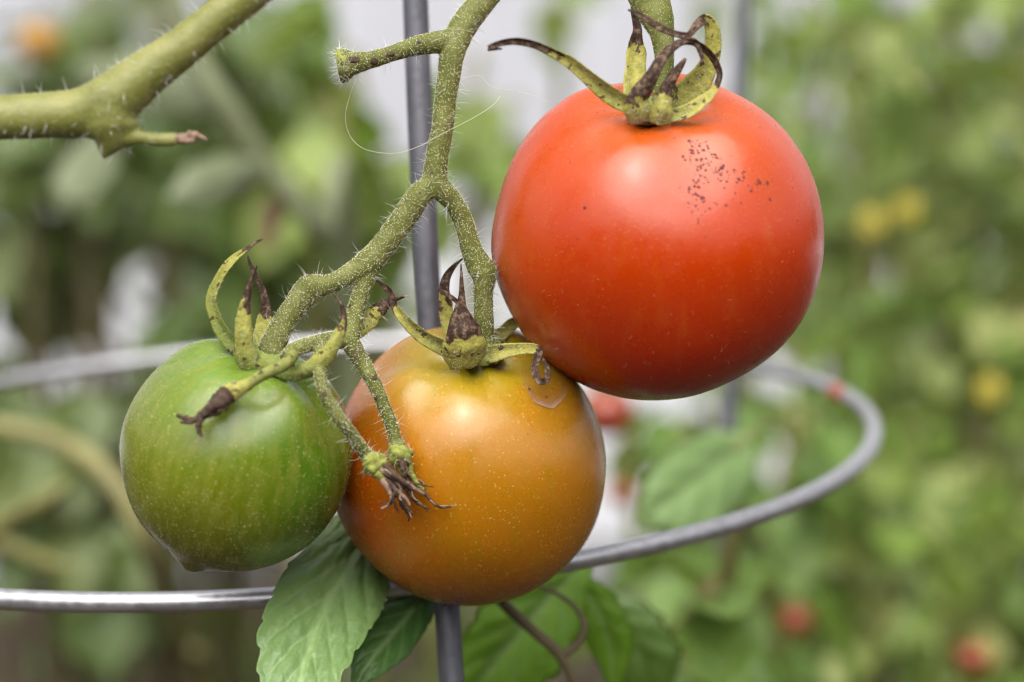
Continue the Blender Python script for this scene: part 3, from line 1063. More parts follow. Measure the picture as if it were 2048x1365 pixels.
def outward(V, p, n, cen):
    s = np.sign(((p - cen) * n).sum(1))
    return n * s[:, None]


def tomato(label, cen, V, Fc, lat, lon, mat, hair_n, hair_len, seed):
    root = thing("tomato", cen - np.array([0, 0, 0.03]), label, "tomato", "tomatoes hanging on the truss")
    build("fruit", V, Fc, mat, root, {"lat": lat, "lon": lon})
    rng = np.random.default_rng(seed)
    p, n = sample_surface(V, Fc, hair_n, rng)
    n = outward(V, p, n, cen)
    Vh, Fh, _ = hairs(p, n, rng.uniform(0.5, 1.3, hair_n) * hair_len, 0.016 * MM, rng, bend=0.6, seg=3, spread=0.6)
    build("fine_hairs", Vh, Fh, M_FINEHAIR, root, kind="stuff")
    return root


def sepals(root, conv, f, specs, mat, hub, hub_r, ax, px_scale=PX):
    """calyx: a small cup with its sepals"""
    hubv = blob(hub, (hub_r, hub_r, hub_r * 0.45), 3, 20, 10, 0.1, 2.0, axes=np.array([unit(np.cross(ax, FW)), np.cross(ax, unit(np.cross(ax, FW))), ax]))
    cal = build("calyx", hubv[0], hubv[1], mat, root, {"dry": np.full(len(hubv[0]), -0.5)})
    rng = np.random.default_rng(int(abs(hub[0]) * 1e5))
    for i, sp in enumerate(specs):
        pts = [conv(*p) for p in sp['p']]
        w = np.array(sp['w']) / f * px_scale
        V, Fc, d = ribbon(pts, w, 0.4 * MM, sp.get('cup', 0.2), sp.get('tw', 0.0), sp.get('n', 34), 9, sp.get('wob', 0.06), i * 1.7 + 0.3, sp.get('face'), sp.get('dry', 0.6))
        s = build("sepal", V, Fc, mat, cal, {"dry": d})
        # short fuzz on the sepal's green part
        k = 260
        live = [f for f in Fc if d[f[0]] < -0.06 and len(f) == 4]
        if not live: continue
        pp, nn = sample_surface(V, live, k, rng)
        Vh, Fh, _ = hairs(pp, nn, rng.uniform(0.25, 0.7, k) * MM, 0.022 * MM, rng, 0.5, 3, 0.5)
        Vd, Fd, _ = dots(pp[:150], nn[:150], 0.07 * MM)
        mv, mf, _ = merge([(Vh, Fh, np.zeros(len(Vh))), (Vd, Fd, np.zeros(len(Vd)))])
        build("fuzz", mv, mf, M_HAIR, cal, kind="stuff")
    return cal


# --- red
RED_C = P(1315, 476, 10)
ax_r = axis_of(33, -2)
kz = (FOCUS + 0.010) / FOCUS
V, Fc, lat, lon = fruit_geo(RED_C, 333 * PX * kz, 322 * PX * kz, ax_r, pit=0.12, pit_r=0.34, ribs=0.018, nribs=4, seed=2.0, bottom=0.03)
red = tomato("large ripe red tomato with dark specks, hanging above the others", RED_C, V, Fc, lat, lon, M_RED, 500, 1.0 * MM, 1)
red_bvh = tree_of(V, Fc)
z3 = zoomed(960, 0, 3.413)
hub_r = P(1302, 222, -10.5)
sepals(red, z3, 3.413, [
    dict(p=[(1120, 770, -12), (980, 705, -14), (880, 640, -15), (750, 540, -17), (620, 430, -19), (500, 362, -20), (380, 305, -21), (250, 282, -22), (130, 300, -22), (55, 335, -22), (150, 335, -21)],
         w=[60, 120, 118, 98, 80, 62, 52, 48, 42, 32, 10], dry=0.50, cup=0.25, tw=[0, .2, .3, .3, .3, .4, .5, .4, .3, .2, 0]),
    dict(p=[(1090, 740, -8), (1055, 640, -6), (1060, 510, -5), (1065, 370, -4), (1062, 290, -4), (1075, 200, -4), (1050, 100, -3), (1030, 10, -3)],
         w=[120, 150, 152, 138, 100, 62, 38, 10], dry=0.52, cup=0.18),
    dict(p=[(1090, 830, -16), (1080, 760, -18), (1080, 670, -19), (1140, 560, -20), (1210, 440, -20), (1290, 340, -19), (1390, 278, -18), (1470, 280, -17), (1505, 350, -17), (1525, 445, -17)],
         w=[150, 170, 150, 115, 90, 75, 60, 48, 40, 14], dry=0.20, cup=-0.22, tw=[0, 0, 0, .3, .5, .6, .8, .6, .4, .2], wob=0.09),
    dict(p=[(1220, 845, -16.5), (1235, 770, -18), (1250, 690, -18.5), (1265, 620, -18.5), (1320, 520, -18), (1370, 450, -18), (1405, 400, -18)],
         w=[150, 150, 128, 90, 66, 44, 18], dry=0.42, cup=-0.2),
    dict(p=[(1290, 800, -14), (1420, 765, -15.5), (1530, 690, -16), (1610, 600, -16), (1640, 500, -16), (1590, 390, -16), (1500, 310, -17), (1420, 285, -18), (1330, 320, -18)],
         w=[100, 110, 88, 66, 58, 55, 50, 44, 14], dry=0.40, cup=0.2, tw=[.5, .5, .6, .8, 1.0, .8, .6, .4, .2]),
    dict(p=[(1280, 740, -9), (1390, 660, -9), (1490, 560, -10), (1560, 440, -11), (1590, 320, -12), (1585, 200, -13), (1540, 135, -14), (1480, 175, -16), (1425, 240, -17), (1330, 232, -18), (1210, 180, -18), (1100, 108, -18), (1010, 68, -18)],
         w=[120, 190, 175, 130, 110, 95, 80, 60, 42, 46, 48, 40, 12], dry=0.47, cup=0.15, n=48),
], M_SEPAL, hub_r, 46 * PX, ax_r)
# dark specks on the red skin: a hooked patch on the right shoulder and a few strays
rs = np.random.default_rng(5)
spots = []
for _ in range(85):
    spots.append((1400 + rs.normal(0, 17), rs.uniform(282, 380), 0.9 + min(4.2, rs.exponential(1.7))))
for _ in range(55):
    t = rs.random()
    spots.append((1415 + t * 125, 330 + t * 40 + rs.normal(0, 13), 0.9 + min(3.8, rs.exponential(1.5))))
for _ in range(38):
    spots.append((1388 + rs.normal(0, 12), rs.uniform(380, 450), 0.8 + min(4.4, rs.exponential(1.4))))
for _ in range(20):
    spots.append((rs.uniform(1400, 1545), rs.uniform(330, 425), rs.uniform(0.8, 3.4)))
spots += [(1170, 416, 4), (1540, 399, 4), (1535, 368, 3.5), (1452, 411, 4), (1155, 478, 2.5), (1033, 500, 2.4), (1350, 276, 2.4), (1195, 225, 2), (1208, 222, 2), (1410, 475, 2), (1595, 442, 2.5), (1140, 325, 2), (1520, 255, 2), (1585, 375, 2)]
parts = []
for i, (x, y, s) in enumerate(spots):
    h = on_surface(red_bvh, x, y)
    if h is None: continue
    p, n = h
    e1 = unit(np.cross(n, [0.2, 0.9, 0.3]))
    e2 = np.cross(n, e1)
    k = s * 0.8 * PX
    parts.append(blob(p, (k * rs.uniform(.7, 1.3), k * rs.uniform(.7, 1.3), 0.05 * MM), i, 8, 4, 0.5, 2.0, axes=np.array([e1, e2, n])))
mv, mf, _ = merge(parts)
build("dark_specks", mv, mf, M_SPECK, red, kind="stuff")
# its own stalk
V, Fc, _ = tube([z3(1060, -160, 0), z3(1130, -40, -3), z3(1178, 50, -5), z3(1220, 150, -7), z3(1245, 250, -8), z3(1258, 400, -9), z3(1250, 600, -10), z3(1225, 730, -10.5), z3(1200, 790, -10)],
                np.array([34, 37, 38, 31, 23, 19, 19, 20, 24]) * PX, 60, 20, wob=0.05)
st_V, st_F = V, Fc
build("stalk", V, Fc, M_STEM, red)
rg = np.random.default_rng(3)
pp, nn = sample_surface(V, Fc, 1500, rg)
a1 = dots(pp, nn, rg.uniform(0.05, 0.11, 1500) * MM)
a2 = hairs(pp[:300], nn[:300], rg.uniform(0.3, 0.9, 300) * MM, 0.022 * MM, rg)
build("gland_dots", a1[0], a1[1], M_GLAND, red, kind="stuff")
build("fine_hairs", a2[0], a2[1], M_HAIR, red, kind="stuff")

# --- orange
OR_C = P(938, 932, 22)
ax_o = axis_of(32, 1.5)
kz = (FOCUS + 0.022) / FOCUS
V, Fc, lat, lon = fruit_geo(OR_C, 274 * PX * kz, 283 * PX * kz, ax_o, pit=0.12, pit_r=0.34, ribs=0.018, nribs=5, seed=4.0, bottom=0.05)
orange = tomato("orange half ripe tomato hanging in the middle below the red one", OR_C, V, Fc, lat, lon, M_ORANGE, 900, 0.8 * MM, 2)
or_bvh = tree_of(V, Fc)
rg = np.random.default_rng(14)
pp, nn = sample_surface(V, Fc, 5200, rg)
nn = outward(V, pp, nn, OR_C)
a1 = dots(pp, nn, rg.uniform(0.025, 0.06, 5200) * MM)
build("gland_dots", a1[0], a1[1], plain("orange_gland_heads", (0.72, 0.45, 0.14), 0.45, 0.15).m, orange, kind="stuff")
z5 = zoomed(650, 480, 3.4115)
hub_o = P(968, 706, 5)
sepals(orange, z5, 3.4115, [
    dict(p=[(1000, 790, 3), (900, 770, 1), (820, 735, 0), (720, 690, -1), (620, 620, -2), (540, 540, -3), (480, 460, -3), (458, 400, -3), (430, 340, -3), (350, 278, -3)],
         w=[70, 118, 112, 104, 92, 78, 52, 50, 44, 12], dry=0.66, cup=0.28, tw=.3),
    dict(p=[(985, 850, 0), (960, 790, -2), (950, 720, -4), (945, 640, -5), (930, 550, -5), (925, 470, -5), (934, 390, -5), (932, 280, -5), (928, 165, -4)],
         w=[275, 312, 292, 245, 170, 92, 46, 28, 8], dry=0.31, cup=-0.2, wob=0.05),
    dict(p=[(935, 455, -4), (880, 405, -5), (820, 365, -5), (765, 335, -5)], w=[30, 32, 32, 18], dry=-0.2, cup=0.1, n=14),
    dict(p=[(960, 720, 10), (880, 650, 12), (835, 540, 12), (822, 430, 11), (815, 320, 10), (840, 235, 10), (900, 160, 9), (948, 120, 9)],
         w=[80, 96, 104, 96, 70, 50, 26, 8], dry=0.45, cup=0.15),
    dict(p=[(1100, 740, 8), (1180, 660, 12), (1250, 600, 15), (1330, 540, 18), (1400, 480, 22)], w=[80, 100, 92, 72, 20], dry=0.62, cup=0.2),
    dict(p=[(1040, 800, 3), (1130, 778, 1), (1250, 752, 0), (1380, 742, -1), (1455, 760, -2), (1440, 830, -3), (1430, 900, -4), (1470, 965, -5), (1515, 950, -4), (1512, 870, -3), (1475, 790, -2)],
         w=[80, 118, 96, 72, 62, 50, 52, 48, 42, 34, 12], dry=0.42, cup=0.2, n=48, wob=0.09),
], M_SEPAL, hub_o, 42 * PX, ax_o)
# lifted flake of skin
outl = [(1345, 830), (1338, 900), (1352, 980), (1375, 1030), (1400, 1080), (1435, 1120), (1490, 1142), (1550, 1148), (1600, 1118), (1635, 1060), (1648, 980), (1640, 900), (1600, 860), (1520, 830), (1430, 815)]
Vp, Fp, rim = [], [], []
cx, cy = 1495, 970
rings = 6
for k in range(rings + 1):
    s = k / rings
    for (x, y) in outl:
        s2 = s * (1 + 0.07 * s * mnoise.noise(Vector((x * .045, y * .045, 3))))
        xx, yy = cx + (x - cx) * s2, cy + (y - cy) * s2
        h = on_surface(or_bvh, 650 + xx / 3.4115, 480 + yy / 3.4115)
        p, n = h if h is not None else (Vp[-1], np.array([0, 0, 1.0]))
        lift = (0.12 + 0.25 * s ** 6 * (0.5 + 0.5 * mnoise.noise(Vector((x * .02, y * .02, 0))))) * MM
        Vp.append(p + n * lift)
        rim.append(s * (0.55 + 0.45 * min(1, max(0, (yy - 850) / 220))))
m = len(outl)
for k in range(rings):
    for j in range(m):
        q = (j + 1) % m
        Fp.append((k * m + j, k * m + q, (k + 1) * m + q, (k + 1) * m + j))
M = Mat("papery_skin_flake", 0.4, 0.5)
M.color(M.ramp(M.attr("rim"), [(0.5, (0.42, 0.19, 0.05)), (0.9, (0.52, 0.30, 0.17)), (1.0, (0.60, 0.42, 0.30))]))
M.put(M.math('MULTIPLY', M.maprange(M.attr("rim"), 0.6, 1.0, 0.16, 0.8), M.maprange(M.noise(160, 3), 0.3, 0.65, 0.45, 1.0)), M.b.inputs['Alpha'])
M.bump(M.noise(900, 3), 0.3, 0.0003)
build("skin_flake", Vp, Fp, M.m, orange, {"rim": np.array(rim)})
parts = []
for i, (x, y, s) in enumerate([(1390, 1022, 9), (1508, 1075, 7), (1545, 1015, 4)]):
    p, n = on_surface(or_bvh, 650 + x / 3.4115, 480 + y / 3.4115)
    e1 = unit(np.cross(n, [0.2, 0.9, 0.3]))
    k = s / 3.4 * PX
    parts.append(blob(p + n * 0.3 * MM, (k * 1.3, k, 0.06 * MM), i, 8, 4, 0.5, 2, axes=np.array([e1, np.cross(n, e1), n])))
for _ in range(40):
    h = on_surface(or_bvh, rs.uniform(760, 1190), rs.uniform(740, 1180))
    if h is None: continue
    p, n = h
    e1 = unit(np.cross(n, [0.2, 0.9, 0.3]))
    k = rs.uniform(0.5, 1.3) * PX
    parts.append(blob(p, (k, k, 0.05 * MM), 1, 6, 4, 0.3, 2, axes=np.array([e1, np.cross(n, e1), n])))
mv, mf, _ = merge(parts)
build("dark_specks", mv, mf, M_SPECK, orange, kind="stuff")

# --- green
GR_C = P(473, 910, 0)
ax_g = axis_of(24, 18)
V, Fc, lat, lon = fruit_geo(GR_C, 229 * PX, 236 * PX, ax_g, pit=0.13, pit_r=0.36, ribs=0.028, nribs=5, seed=1.2, bottom=0.03,
                            nipple=(P(385, 1121, 0), 2.0 * MM, 3.6 * MM))
green = tomato("small unripe green tomato with a pointed end, hanging lowest at left", GR_C, V, Fc, lat, lon, M_GREEN, 3200, 0.62 * MM, 3)
rg = np.random.default_rng(4)
pp, nn = sample_surface(V, Fc, 5200, rg)
nn = outward(V, pp, nn, GR_C)
a1 = dots(pp, nn, rg.uniform(0.03, 0.07, 5200) * MM)
build("gland_dots", a1[0], a1[1], M_GLAND, green, kind="stuff")
z4 = zoomed(340, 440, 2.967)
hub_g = P(548, 718, -9)
sepals(green, z4, 2.967, [
    dict(p=[(560, 850, -9), (450, 800, -10), (370, 730, -10), (300, 640, -10), (258, 540, -10), (248, 460, -10), (278, 380, -10), (330, 290, -10), (390, 222, -9), (450, 180, -9), (500, 140, -8), (552, 114, -8)],
         w=[60, 100, 98, 88, 74, 66, 62, 54, 46, 30, 20, 10], dry=0.80, cup=0.25, tw=.35, n=44),
    dict(p=[(560, 880, -12), (490, 860, -13), (448, 790, -14), (436, 700, -15), (432, 600, -15), (442, 510, -15), (464, 430, -15), (486, 350, -15), (516, 274, -15)],
         w=[70, 140, 128, 108, 92, 72, 42, 24, 8], dry=0.60, cup=-0.25),
    dict(p=[(580, 790, -6), (560, 680, -4), (558, 600, -3), (568, 500, -3), (545, 400, -3), (505, 325, -3), (475, 262, -3), (460, 208, -3)],
         w=[80, 118, 100, 52, 32, 26, 20, 8], dry=0.30, cup=0.15, wob=0.1),
    dict(p=[(600, 880, -13), (700, 915, -15), (780, 905, -16), (870, 860, -17), (950, 775, -18), (1010, 665, -18), (1030, 575, -18), (1012, 495, -18), (968, 440, -18)],
         w=[60, 80, 92, 102, 92, 66, 34, 20, 8], dry=0.70, cup=-0.25, n=40),
], M_SEPAL_G, hub_g, 44 * PX, ax_g)

# ------------------------------------------------------------------ the truss that carries them
truss = thing("fruit_truss", P(548, 705, -9), "hairy green branching truss stem that carries the orange and green tomatoes", "stem")
z2 = zoomed(600, 0, 3.034)
z6 = zoomed(620, 680, 3.592)
pp_ = np.array
tubes = [
    tube([z2(1270, -200, 6), z2(1190, -90, 4), z2(1110, 10, 3), z2(1010, 130, 2), z2(945, 250, 1), z2(918, 350, 0), z2(905, 450, 0), z2(882, 620, 0), z2(863, 800, 0), z2(830, 960, 0), z2(815, 1130, 0), z2(800, 1200, 0)],
         pp_([24, 25, 26, 28, 28, 25, 23.5, 22, 22, 23, 26, 20]) * PX, 70, 18),
    tube([z2(930, 260, 1), z2(850, 255, 0), z2(700, 282, -1), z2(560, 325, -2), z2(440, 362, -3), z2(350, 380, -4), z2(285, 392, -4), z2(250, 400, -4)],
         pp_([24, 23, 19, 16, 17, 21, 29, 32]) * PX, 40, 18),
    tube([P(868, 368, 0), P(838, 392, -0.5), P(812, 432, -1), P(771, 487, -2), P(734, 528, -3), P(690, 555, -4), P(655, 570, -5), P(621, 577, -5.5), P(603, 597, -6), P(583, 622, -7), P(560, 660, -8), P(543, 700, -9), P(538, 722, -9)],
         pp_([24, 25, 25, 25, 27, 20, 19, 28, 26, 22, 24, 26, 25]) * PX, 80, 18),
    tube([P(868, 368, 0), P(898, 395, 0.5), P(920, 428, 1.5), P(935, 470, 2), P(945, 505, 2.5), P(960, 533, 3), P(968, 548, 3), P(968, 566, 3), P(966, 590, 3.5), P(967, 627, 4), P(970, 668, 5), P(973, 702, 5.5)],
         pp_([22, 22, 20, 20, 22, 27, 27, 22, 20, 20, 19, 21]) * PX, 70, 18),
    tube([P(750, 520, -2.5), P(738, 546, -3), P(724, 581, -4), P(712, 622, -5), P(703, 659, -6), P(696, 685, -7)], pp_([18, 18, 17, 18, 20, 21]) * PX, 34, 16),
    tube([P(697, 683, -7), P(664, 681, -9), P(626, 688, -12), P(590, 700, -15), P(570, 716, -18)], pp_([19, 17, 16, 16, 13]) * PX, 26, 14),
    tube([P(648, 684, -10), P(640, 712, -14), P(639, 741, -17), P(648, 786, -19), P(673, 830, -19), P(703, 869, -17), P(729, 905, -14), P(740, 918, -13)], pp_([14, 13, 12, 12, 13, 12.5, 13, 16]) * PX, 46, 14),
    tube([P(697, 683, -7), P(712, 704, -7.5), P(727, 730, -8), P(743, 757, -9), P(759, 791, -9), P(773, 825, -9), P(784, 853, -9), P(790, 880, -9), P(796, 896, -9)], pp_([20, 18, 16, 15, 14, 13.5, 13, 13, 18]) * PX, 50, 14),
]
tubes[1:2] = [tubes[1], tube([z2(330, 388, -4), z2(280, 394, -4), z2(243, 402, -4)], pp_([22, 31, 33]) * PX, 12, 18, wob=0.15, seed=5)]
TV, TF = fused("truss", tubes, 0.26 * MM, 5)
org = truss
for i in range(len(TV)):
    v = TV[i]
    TV[i] = v + 0.10 * MM * np.array(mnoise.noise_vector(Vector(v * 420)))
stem_o = build("stem", TV, TF, M_STEM, truss)
rg = np.random.default_rng(9)
p, n = sample_surface(TV, TF, 14000, rg)
a1 = dots(p, n, rg.uniform(0.06, 0.12, 14000) * MM)
build("gland_dots", a1[0], a1[1], M_GLAND, truss, kind="stuff")
p, n = sample_surface(TV, TF, 4000, rg)
a2 = hairs(p[:3000], n[:3000], rg.uniform(0.25, 0.8, 3000) * MM, 0.03 * MM, rg, 0.5, 3, 0.4)
a3 = hairs(p[3000:3850], n[3000:3850], rg.uniform(0.8, 3.2, 850) * MM, 0.046 * MM, rg, 0.8, 6, 0.4)
mv, mf, _ = merge([a2, a3])
build("hairs", mv, mf, M_HAIR, truss, kind="stuff")
t_bvh = tree_of(TV, TF)
V, Fc, _ = tube([z2(300, 391, -4), z2(265, 397, -4), z2(246, 401, -4), z2(230, 404, -4)], pp_([27, 32, 34, 31]) * PX, 14, 24, wob=0.16, seed=8)
build("cut_end", V, Fc, M_KNOB, truss)
p, n = sample_surface(V, Fc, 140, rg)
a = hairs(p, n, rg.uniform(0.5, 2.6, 140) * MM, 0.05 * MM, rg, 0.7, 6, 0.4)
build("hairs", a[0], a[1], M_HAIR, truss, kind="stuff")
for (x, y, sx, sy) in [(330, 362, 36, 21), (450, 375, 26, 21), (550, 328, 24, 15), (310, 478, 18, 15), (795, 1048, 10, 10), (150 + 0, 0, 0, 0), (720, 255, 14, 10), (728, 1170, 7, 6)]:
    if not sx: continue
    h = on_surface(t_bvh, 600 + x / 3.034, y / 3.034)
    if h is None: continue
    q, nn = h
    e1 = unit(XR * 0.97 + UP * 0.22 - nn * ((XR * 0.97 + UP * 0.22) @ nn))
    V, Fc, _ = blob(q, (sx / 3.034 * PX, sy / 3.034 * PX, 0.18 * MM), x, 14, 8, 0.45, 2.2, axes=np.array([e1, np.cross(nn, e1), nn]))
    build("lesion", V, Fc, M_BROWN, truss)
for (px_, py_, s) in [(749, 755, 5), (752, 797, 4), (700, 612, 3), (648, 790, 5)]:
    h = on_surface(t_bvh, px_, py_)
    if h is None: continue
    q, nn = h
    e1 = unit(np.cross(nn, XR))
    V, Fc, _ = blob(q, (s * 1.3 * PX, s * PX, 0.12 * MM), s, 10, 6, 0.4, 2, axes=np.array([e1, np.cross(nn, e1), nn]))
    build("lesion", V, Fc, M_BROWN, truss)


def withered(label, knob, knob_r, strands, mat, seed, fuzz=80):
    kb = blob(knob, np.array(knob_r) * PX, seed, 20, 14, 0.5, 2.2)
    o = build("withered_flower", kb[0], kb[1], M_KNOB, truss)
    o["label"] = label
    rg = np.random.default_rng(seed)
    for i, (pts, r0, mt) in enumerate(strands):
        V, Fc, _ = tube(pts, np.linspace(r0, r0 * 0.35, len(pts)) * PX * (0.72 if mt is not M_KNOB else 1), len(pts) * 6, 8, wob=0.7, seed=i + seed)
        build("strand", V, Fc, mt, o)
        if mt is M_KNOB: continue
        for e in range(1):
            q = [np.asarray(p_) + rg.normal(0, (4 + 5 * k_ / len(pts)) * PX, 3) for k_, p_ in enumerate(pts)]
            V, Fc, _ = tube(q, np.linspace(r0 * 0.4, 1.2, len(pts)) * PX, len(pts) * 5, 6, wob=0.7, seed=i + seed + e * 50)
            build("strand", V, Fc, (M_TAN, M_BROWN)[(i + e) % 2], o)
    p, n = sample_surface(kb[0], kb[1], fuzz, rg)
    n = outward(kb[0], p, n, np.asarray(knob))
    a = hairs(p, n, rg.uniform(0.6, 2.0, fuzz) * MM, 0.03 * MM, rg, 0.5, 4, 0.5)
    build("hairs", a[0], a[1], M_HAIR, o, kind="stuff")
    return o


K = z6
withered("withered flower with green knob nearest the orange tomato", P(800, 910, -9.5), (24, 24, 22), [
    ([K(640, 820, -9), K(650, 900, -11), K(670, 980, -11)], 15, M_KNOB),
    ([K(655, 870, -12), K(665, 920, -13), K(680, 960, -13)], 11, M_BROWN),
    ([K(720, 930, -9), K(740, 990, -9), K(790, 1060, -9), K(840, 1120, -9), K(890, 1175, -9), K(950, 1205, -9), K(1015, 1198, -9)], 7, M_BROWN),
    ([K(715, 900, -9.2), K(735, 975, -9.2), K(775, 1040, -9.4), K(815, 1085, -9)], 8, M_KNOB),
    ([K(690, 960, -9), K(700, 1060, -9), K(740, 1140, -9), K(800, 1190, -9), K(855, 1215, -9)], 7, M_BROWN),
    ([K(650, 980, -9), K(640, 1100, -9), K(660, 1190, -9), K(690, 1230, -9), K(710, 1275, -9)], 7, M_BROWN),
    ([K(660, 1060, -9), K(670, 1170, -10), K(700, 1215, -10), K(745, 1250, -10)], 6, M_BROWN),
    ([K(620, 1030, -9), K(600, 1110, -9), K(615, 1190, -9), K(640, 1245, -9)], 5, M_BROWN),
], M_BROWN, 21)
withered("withered flower with yellow knob and brown petals, nearest the camera", P(748, 928, -15), (22, 24, 22), [
    ([K(430, 880, -15), K(480, 950, -16), K(530, 1010, -16)], 18, M_KNOB),
    ([K(500, 920, -16), K(570, 960, -17), K(650, 1010, -17), K(740, 1060, -17), K(820, 1110, -16)], 11, M_TAN),
    ([K(540, 900, -17), K(600, 960, -18), K(670, 1020, -18), K(740, 1080, -17)], 12, M_BROWN),
    ([K(490, 980, -16), K(540, 1040, -17), K(580, 1100, -17), K(585, 1150, -17), K(560, 1190, -16), K(510, 1215, -16)], 9, M_TAN),
    ([K(520, 990, -16), K(590, 1050, -17), K(640, 1100, -17), K(690, 1140, -17), K(720, 1190, -17)], 8, M_TAN),
    ([K(560, 960, -16), K(620, 1020, -16), K(690, 1060, -16), K(720, 1110, -16)], 13, M_BROWN),
    ([K(500, 960, -15), K(560, 1050, -15), K(620, 1130, -14)], 9, M_BROWN),
], M_TAN, 22)
# the third withered flower, leaning over the green tomato
K = z4
V, Fc, dd = tube([K(730, 800, -17), K(690, 850, -21), K(640, 880, -23), K(560, 915, -24.5), K(480, 965, -25), K(420, 1000, -25.5), K(370, 1025, -25.5), K(320, 1055, -25)],
                 pp_([12, 12, 12, 11, 11, 14, 20, 19]) * PX, 50, 16, wob=0.12)
o = build("withered_flower", V, Fc, M_SEPAL, truss, {"dry": dd - 1.05})
o["label"] = "yellow withered flower stalk leaning over the green tomato"
K2 = K
for i, (pts, r0, mt) in enumerate([
    ([K(350, 1030, -27), K(300, 1080, -28), K(250, 1120, -28), K(190, 1165, -27), K(165, 1200, -27)], 16, M_BROWN),
    ([K(330, 1060, -26), K(270, 1115, -27), K(210, 1150, -27), K(170, 1180, -27)], 15, M_TAN),
    ([K(330, 1020, -26), K(270, 1070, -27), K(230, 1110, -27)], 14, M_BROWN),
    ([K(330, 1090, -27), K(290, 1120, -28), K(230, 1150, -28)], 10, M_TAN),
    ([K(190, 1160, -27), K(130, 1190, -27), K(80, 1175, -27), K(38, 1158, -27)], 8, M_BROWN),
    ([K(180, 1165, -27), K(120, 1200, -27.5), K(60, 1200, -27.5)], 6, M_BROWN),
    ([K(200, 1150, -27), K(175, 1200, -27.5), K(170, 1250, -27.5), K(190, 1288, -27.5)], 8, M_BROWN),
]):
    V, Fc, _ = tube(pts, np.linspace(r0, r0 * 0.4, len(pts)) * PX, len(pts) * 6, 9, wob=0.7, seed=i + 31)
    build("strand", V, Fc, mt, o)
rg = np.random.default_rng(33)
kb = blob(K(370, 1030, -25.5), np.array([22, 20, 18]) * PX, 4)
p, n = sample_surface(kb[0], kb[1], 90, rg)
a = hairs(p, outward(kb[0], p, n, K(370, 1030, -25.5)), rg.uniform(0.5, 1.5, 90) * MM, 0.025 * MM, rg)
build("hairs", a[0], a[1], M_HAIR, o, kind="stuff")
# small bract behind the fork
V, Fc, dd = ribbon([z4(1090, 700, -4), z4(1130, 660, -3), z4(1185, 590, -2), z4(1250, 525, -2), z4(1310, 482, -2), z4(1392, 455, -2)], np.array([40, 80, 108, 84, 40, 12]) / 2.967 * PX, 0.4 * MM, -0.2, 0.1, 30, 9, 0.06, 6.0, None, 0.52)
build("bract", V, Fc, M_SEPAL, truss, {"dry": dd})
p, n = sample_surface(V, Fc, 60, rg)
a = hairs(p, n, rg.uniform(0.8, 2.4, 60) * MM, 0.035 * MM, rg, 0.4, 5)
build("hairs", a[0], a[1], M_HAIR, truss, kind="stuff")

# ------------------------------------------------------------------ thick vine at upper left
z1 = zoomed(0, 0, 3.413)
vine = thing("vine_stem", z1(700, 1070, -32), "thick pale green vine stem bending up across the upper left corner", "stem")
D = -32
kv = (FOCUS + D * MM) / FOCUS
tubes = [
    tube([z1(-700, 850, D + 4), z1(-300, 820, D + 2), z1(0, 803, D), z1(300, 790, D), z1(560, 770, D), z1(740, 700, D), z1(880, 600, D), z1(1000, 505, D), z1(1230, 335, D), z1(1440, 165, D), z1(1660, -10, D), z1(2050, -300, D)],
         pp_([45, 45, 45, 46, 50, 56, 52, 47, 41, 39, 39, 38]) * PX * kv, 90, 26),
    tube([z1(700, 700, D), z1(790, 800, D), z1(850, 900, D), z1(840, 930, D)], pp_([48, 46, 26, 12]) * PX * kv, 20, 20),
    tube([z1(730, 760, D), z1(740, 880, D), z1(745, 960, D), z1(728, 1020, D), z1(702, 1088, D)], pp_([56, 52, 36, 21, 3]) * PX * kv, 24, 24),
    tube([z1(840, 860, D), z1(860, 930, D), z1(960, 940, D), z1(1080, 955, D), z1(1210, 950, D)], pp_([34, 22, 15, 14.5, 14]) * PX * kv, 24, 16),
]
VV, VF = fused("vine", tubes, 0.35 * MM, 14)
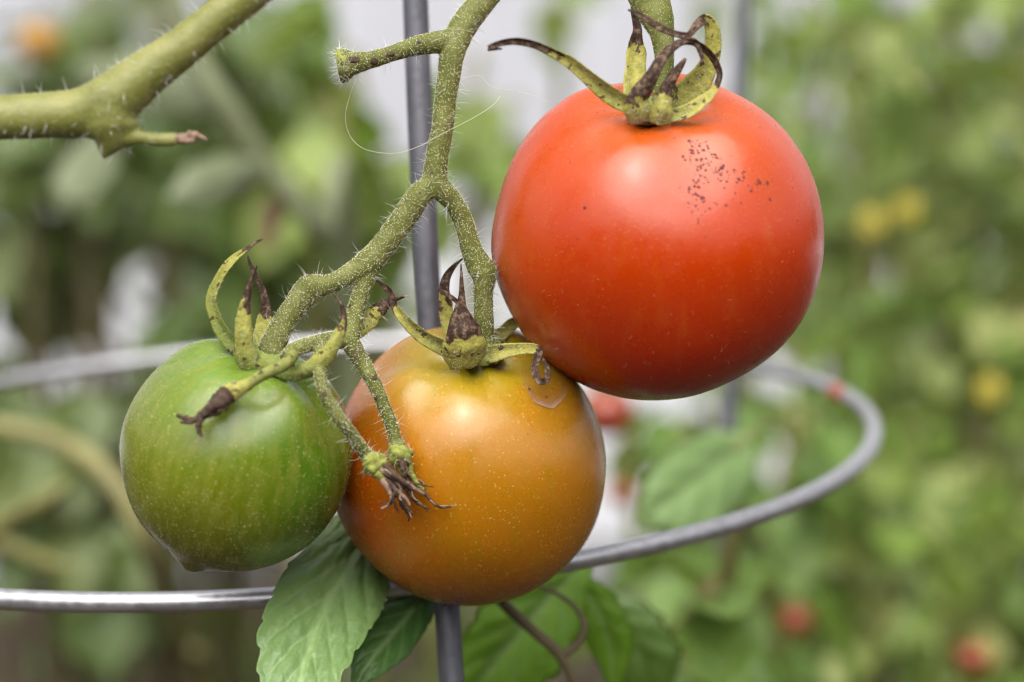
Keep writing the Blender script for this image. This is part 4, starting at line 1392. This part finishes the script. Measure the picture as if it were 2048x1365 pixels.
build("stem", VV, VF, M_VINE, vine)
V, Fc, _ = tube([z1(1190, 948, D), z1(1260, 945, D), z1(1320, 925, D), z1(1370, 935, D), z1(1415, 962, D)], pp_([11, 9, 9, 5, 3]) * PX * kv, 24, 10, wob=0.6, seed=3)
build("dry_tip", V, Fc, M_TAN, vine)
V, Fc, _ = tube([z1(1230, 960, D), z1(1290, 965, D - 1), z1(1340, 950, D)], pp_([9, 7, 2]) * PX * kv, 14, 8, wob=0.6, seed=4)
build("dry_tip", V, Fc, M_TAN, vine)
rg = np.random.default_rng(41)
p, n = sample_surface(VV, VF, 2600, rg)
a1 = dots(p, n, rg.uniform(0.04, 0.11, 2600) * MM)
build("gland_dots", a1[0], a1[1], M_GLAND, vine, kind="stuff")
p, n = sample_surface(VV, VF, 1300, rg)
a2 = hairs(p[:1050], n[:1050], rg.uniform(0.2, 0.7, 1050) * MM, 0.03 * MM, rg)
a3 = hairs(p[1050:], n[1050:], rg.uniform(1.2, 3.0, 250) * MM, 0.065 * MM, rg, 0.6, 6)
mv, mf, _ = merge([a2, a3])
build("hairs", mv, mf, M_HAIR, vine, kind="stuff")

# ------------------------------------------------------------------ stray fibres caught on the stem
V, Fc, _ = tube([z2(340, 480, -5), z2(300, 590, -4), z2(275, 710, -3), z2(300, 820, -2), z2(370, 895, -2), z2(480, 928, -2), z2(600, 928, -2.5), z2(720, 890, -3), z2(850, 820, -3.4), z2(960, 765, -3), z2(1080, 700, -2), z2(1170, 640, -1), z2(1215, 585, 0)],
                [0.055 * MM] * 13, 90, 5)
tag(build("stray_hair", V, Fc, M_FIBRE), "long pale hair looping from the cut stub under the truss stem", "hair")
V, Fc, _ = tube([z2(975, 490, -1), z2(1040, 465, -1.5), z2(1100, 465, -2), z2(1130, 500, -2), z2(1180, 535, -3), z2(1290, 550, -4), z2(1400, 575, -6), z2(1510, 615, -8)], [0.05 * MM] * 8, 60, 5)
tag(build("stray_hair", V, Fc, M_FIBRE), "pale wavy hair running from the truss stem towards the red tomato", "hair")
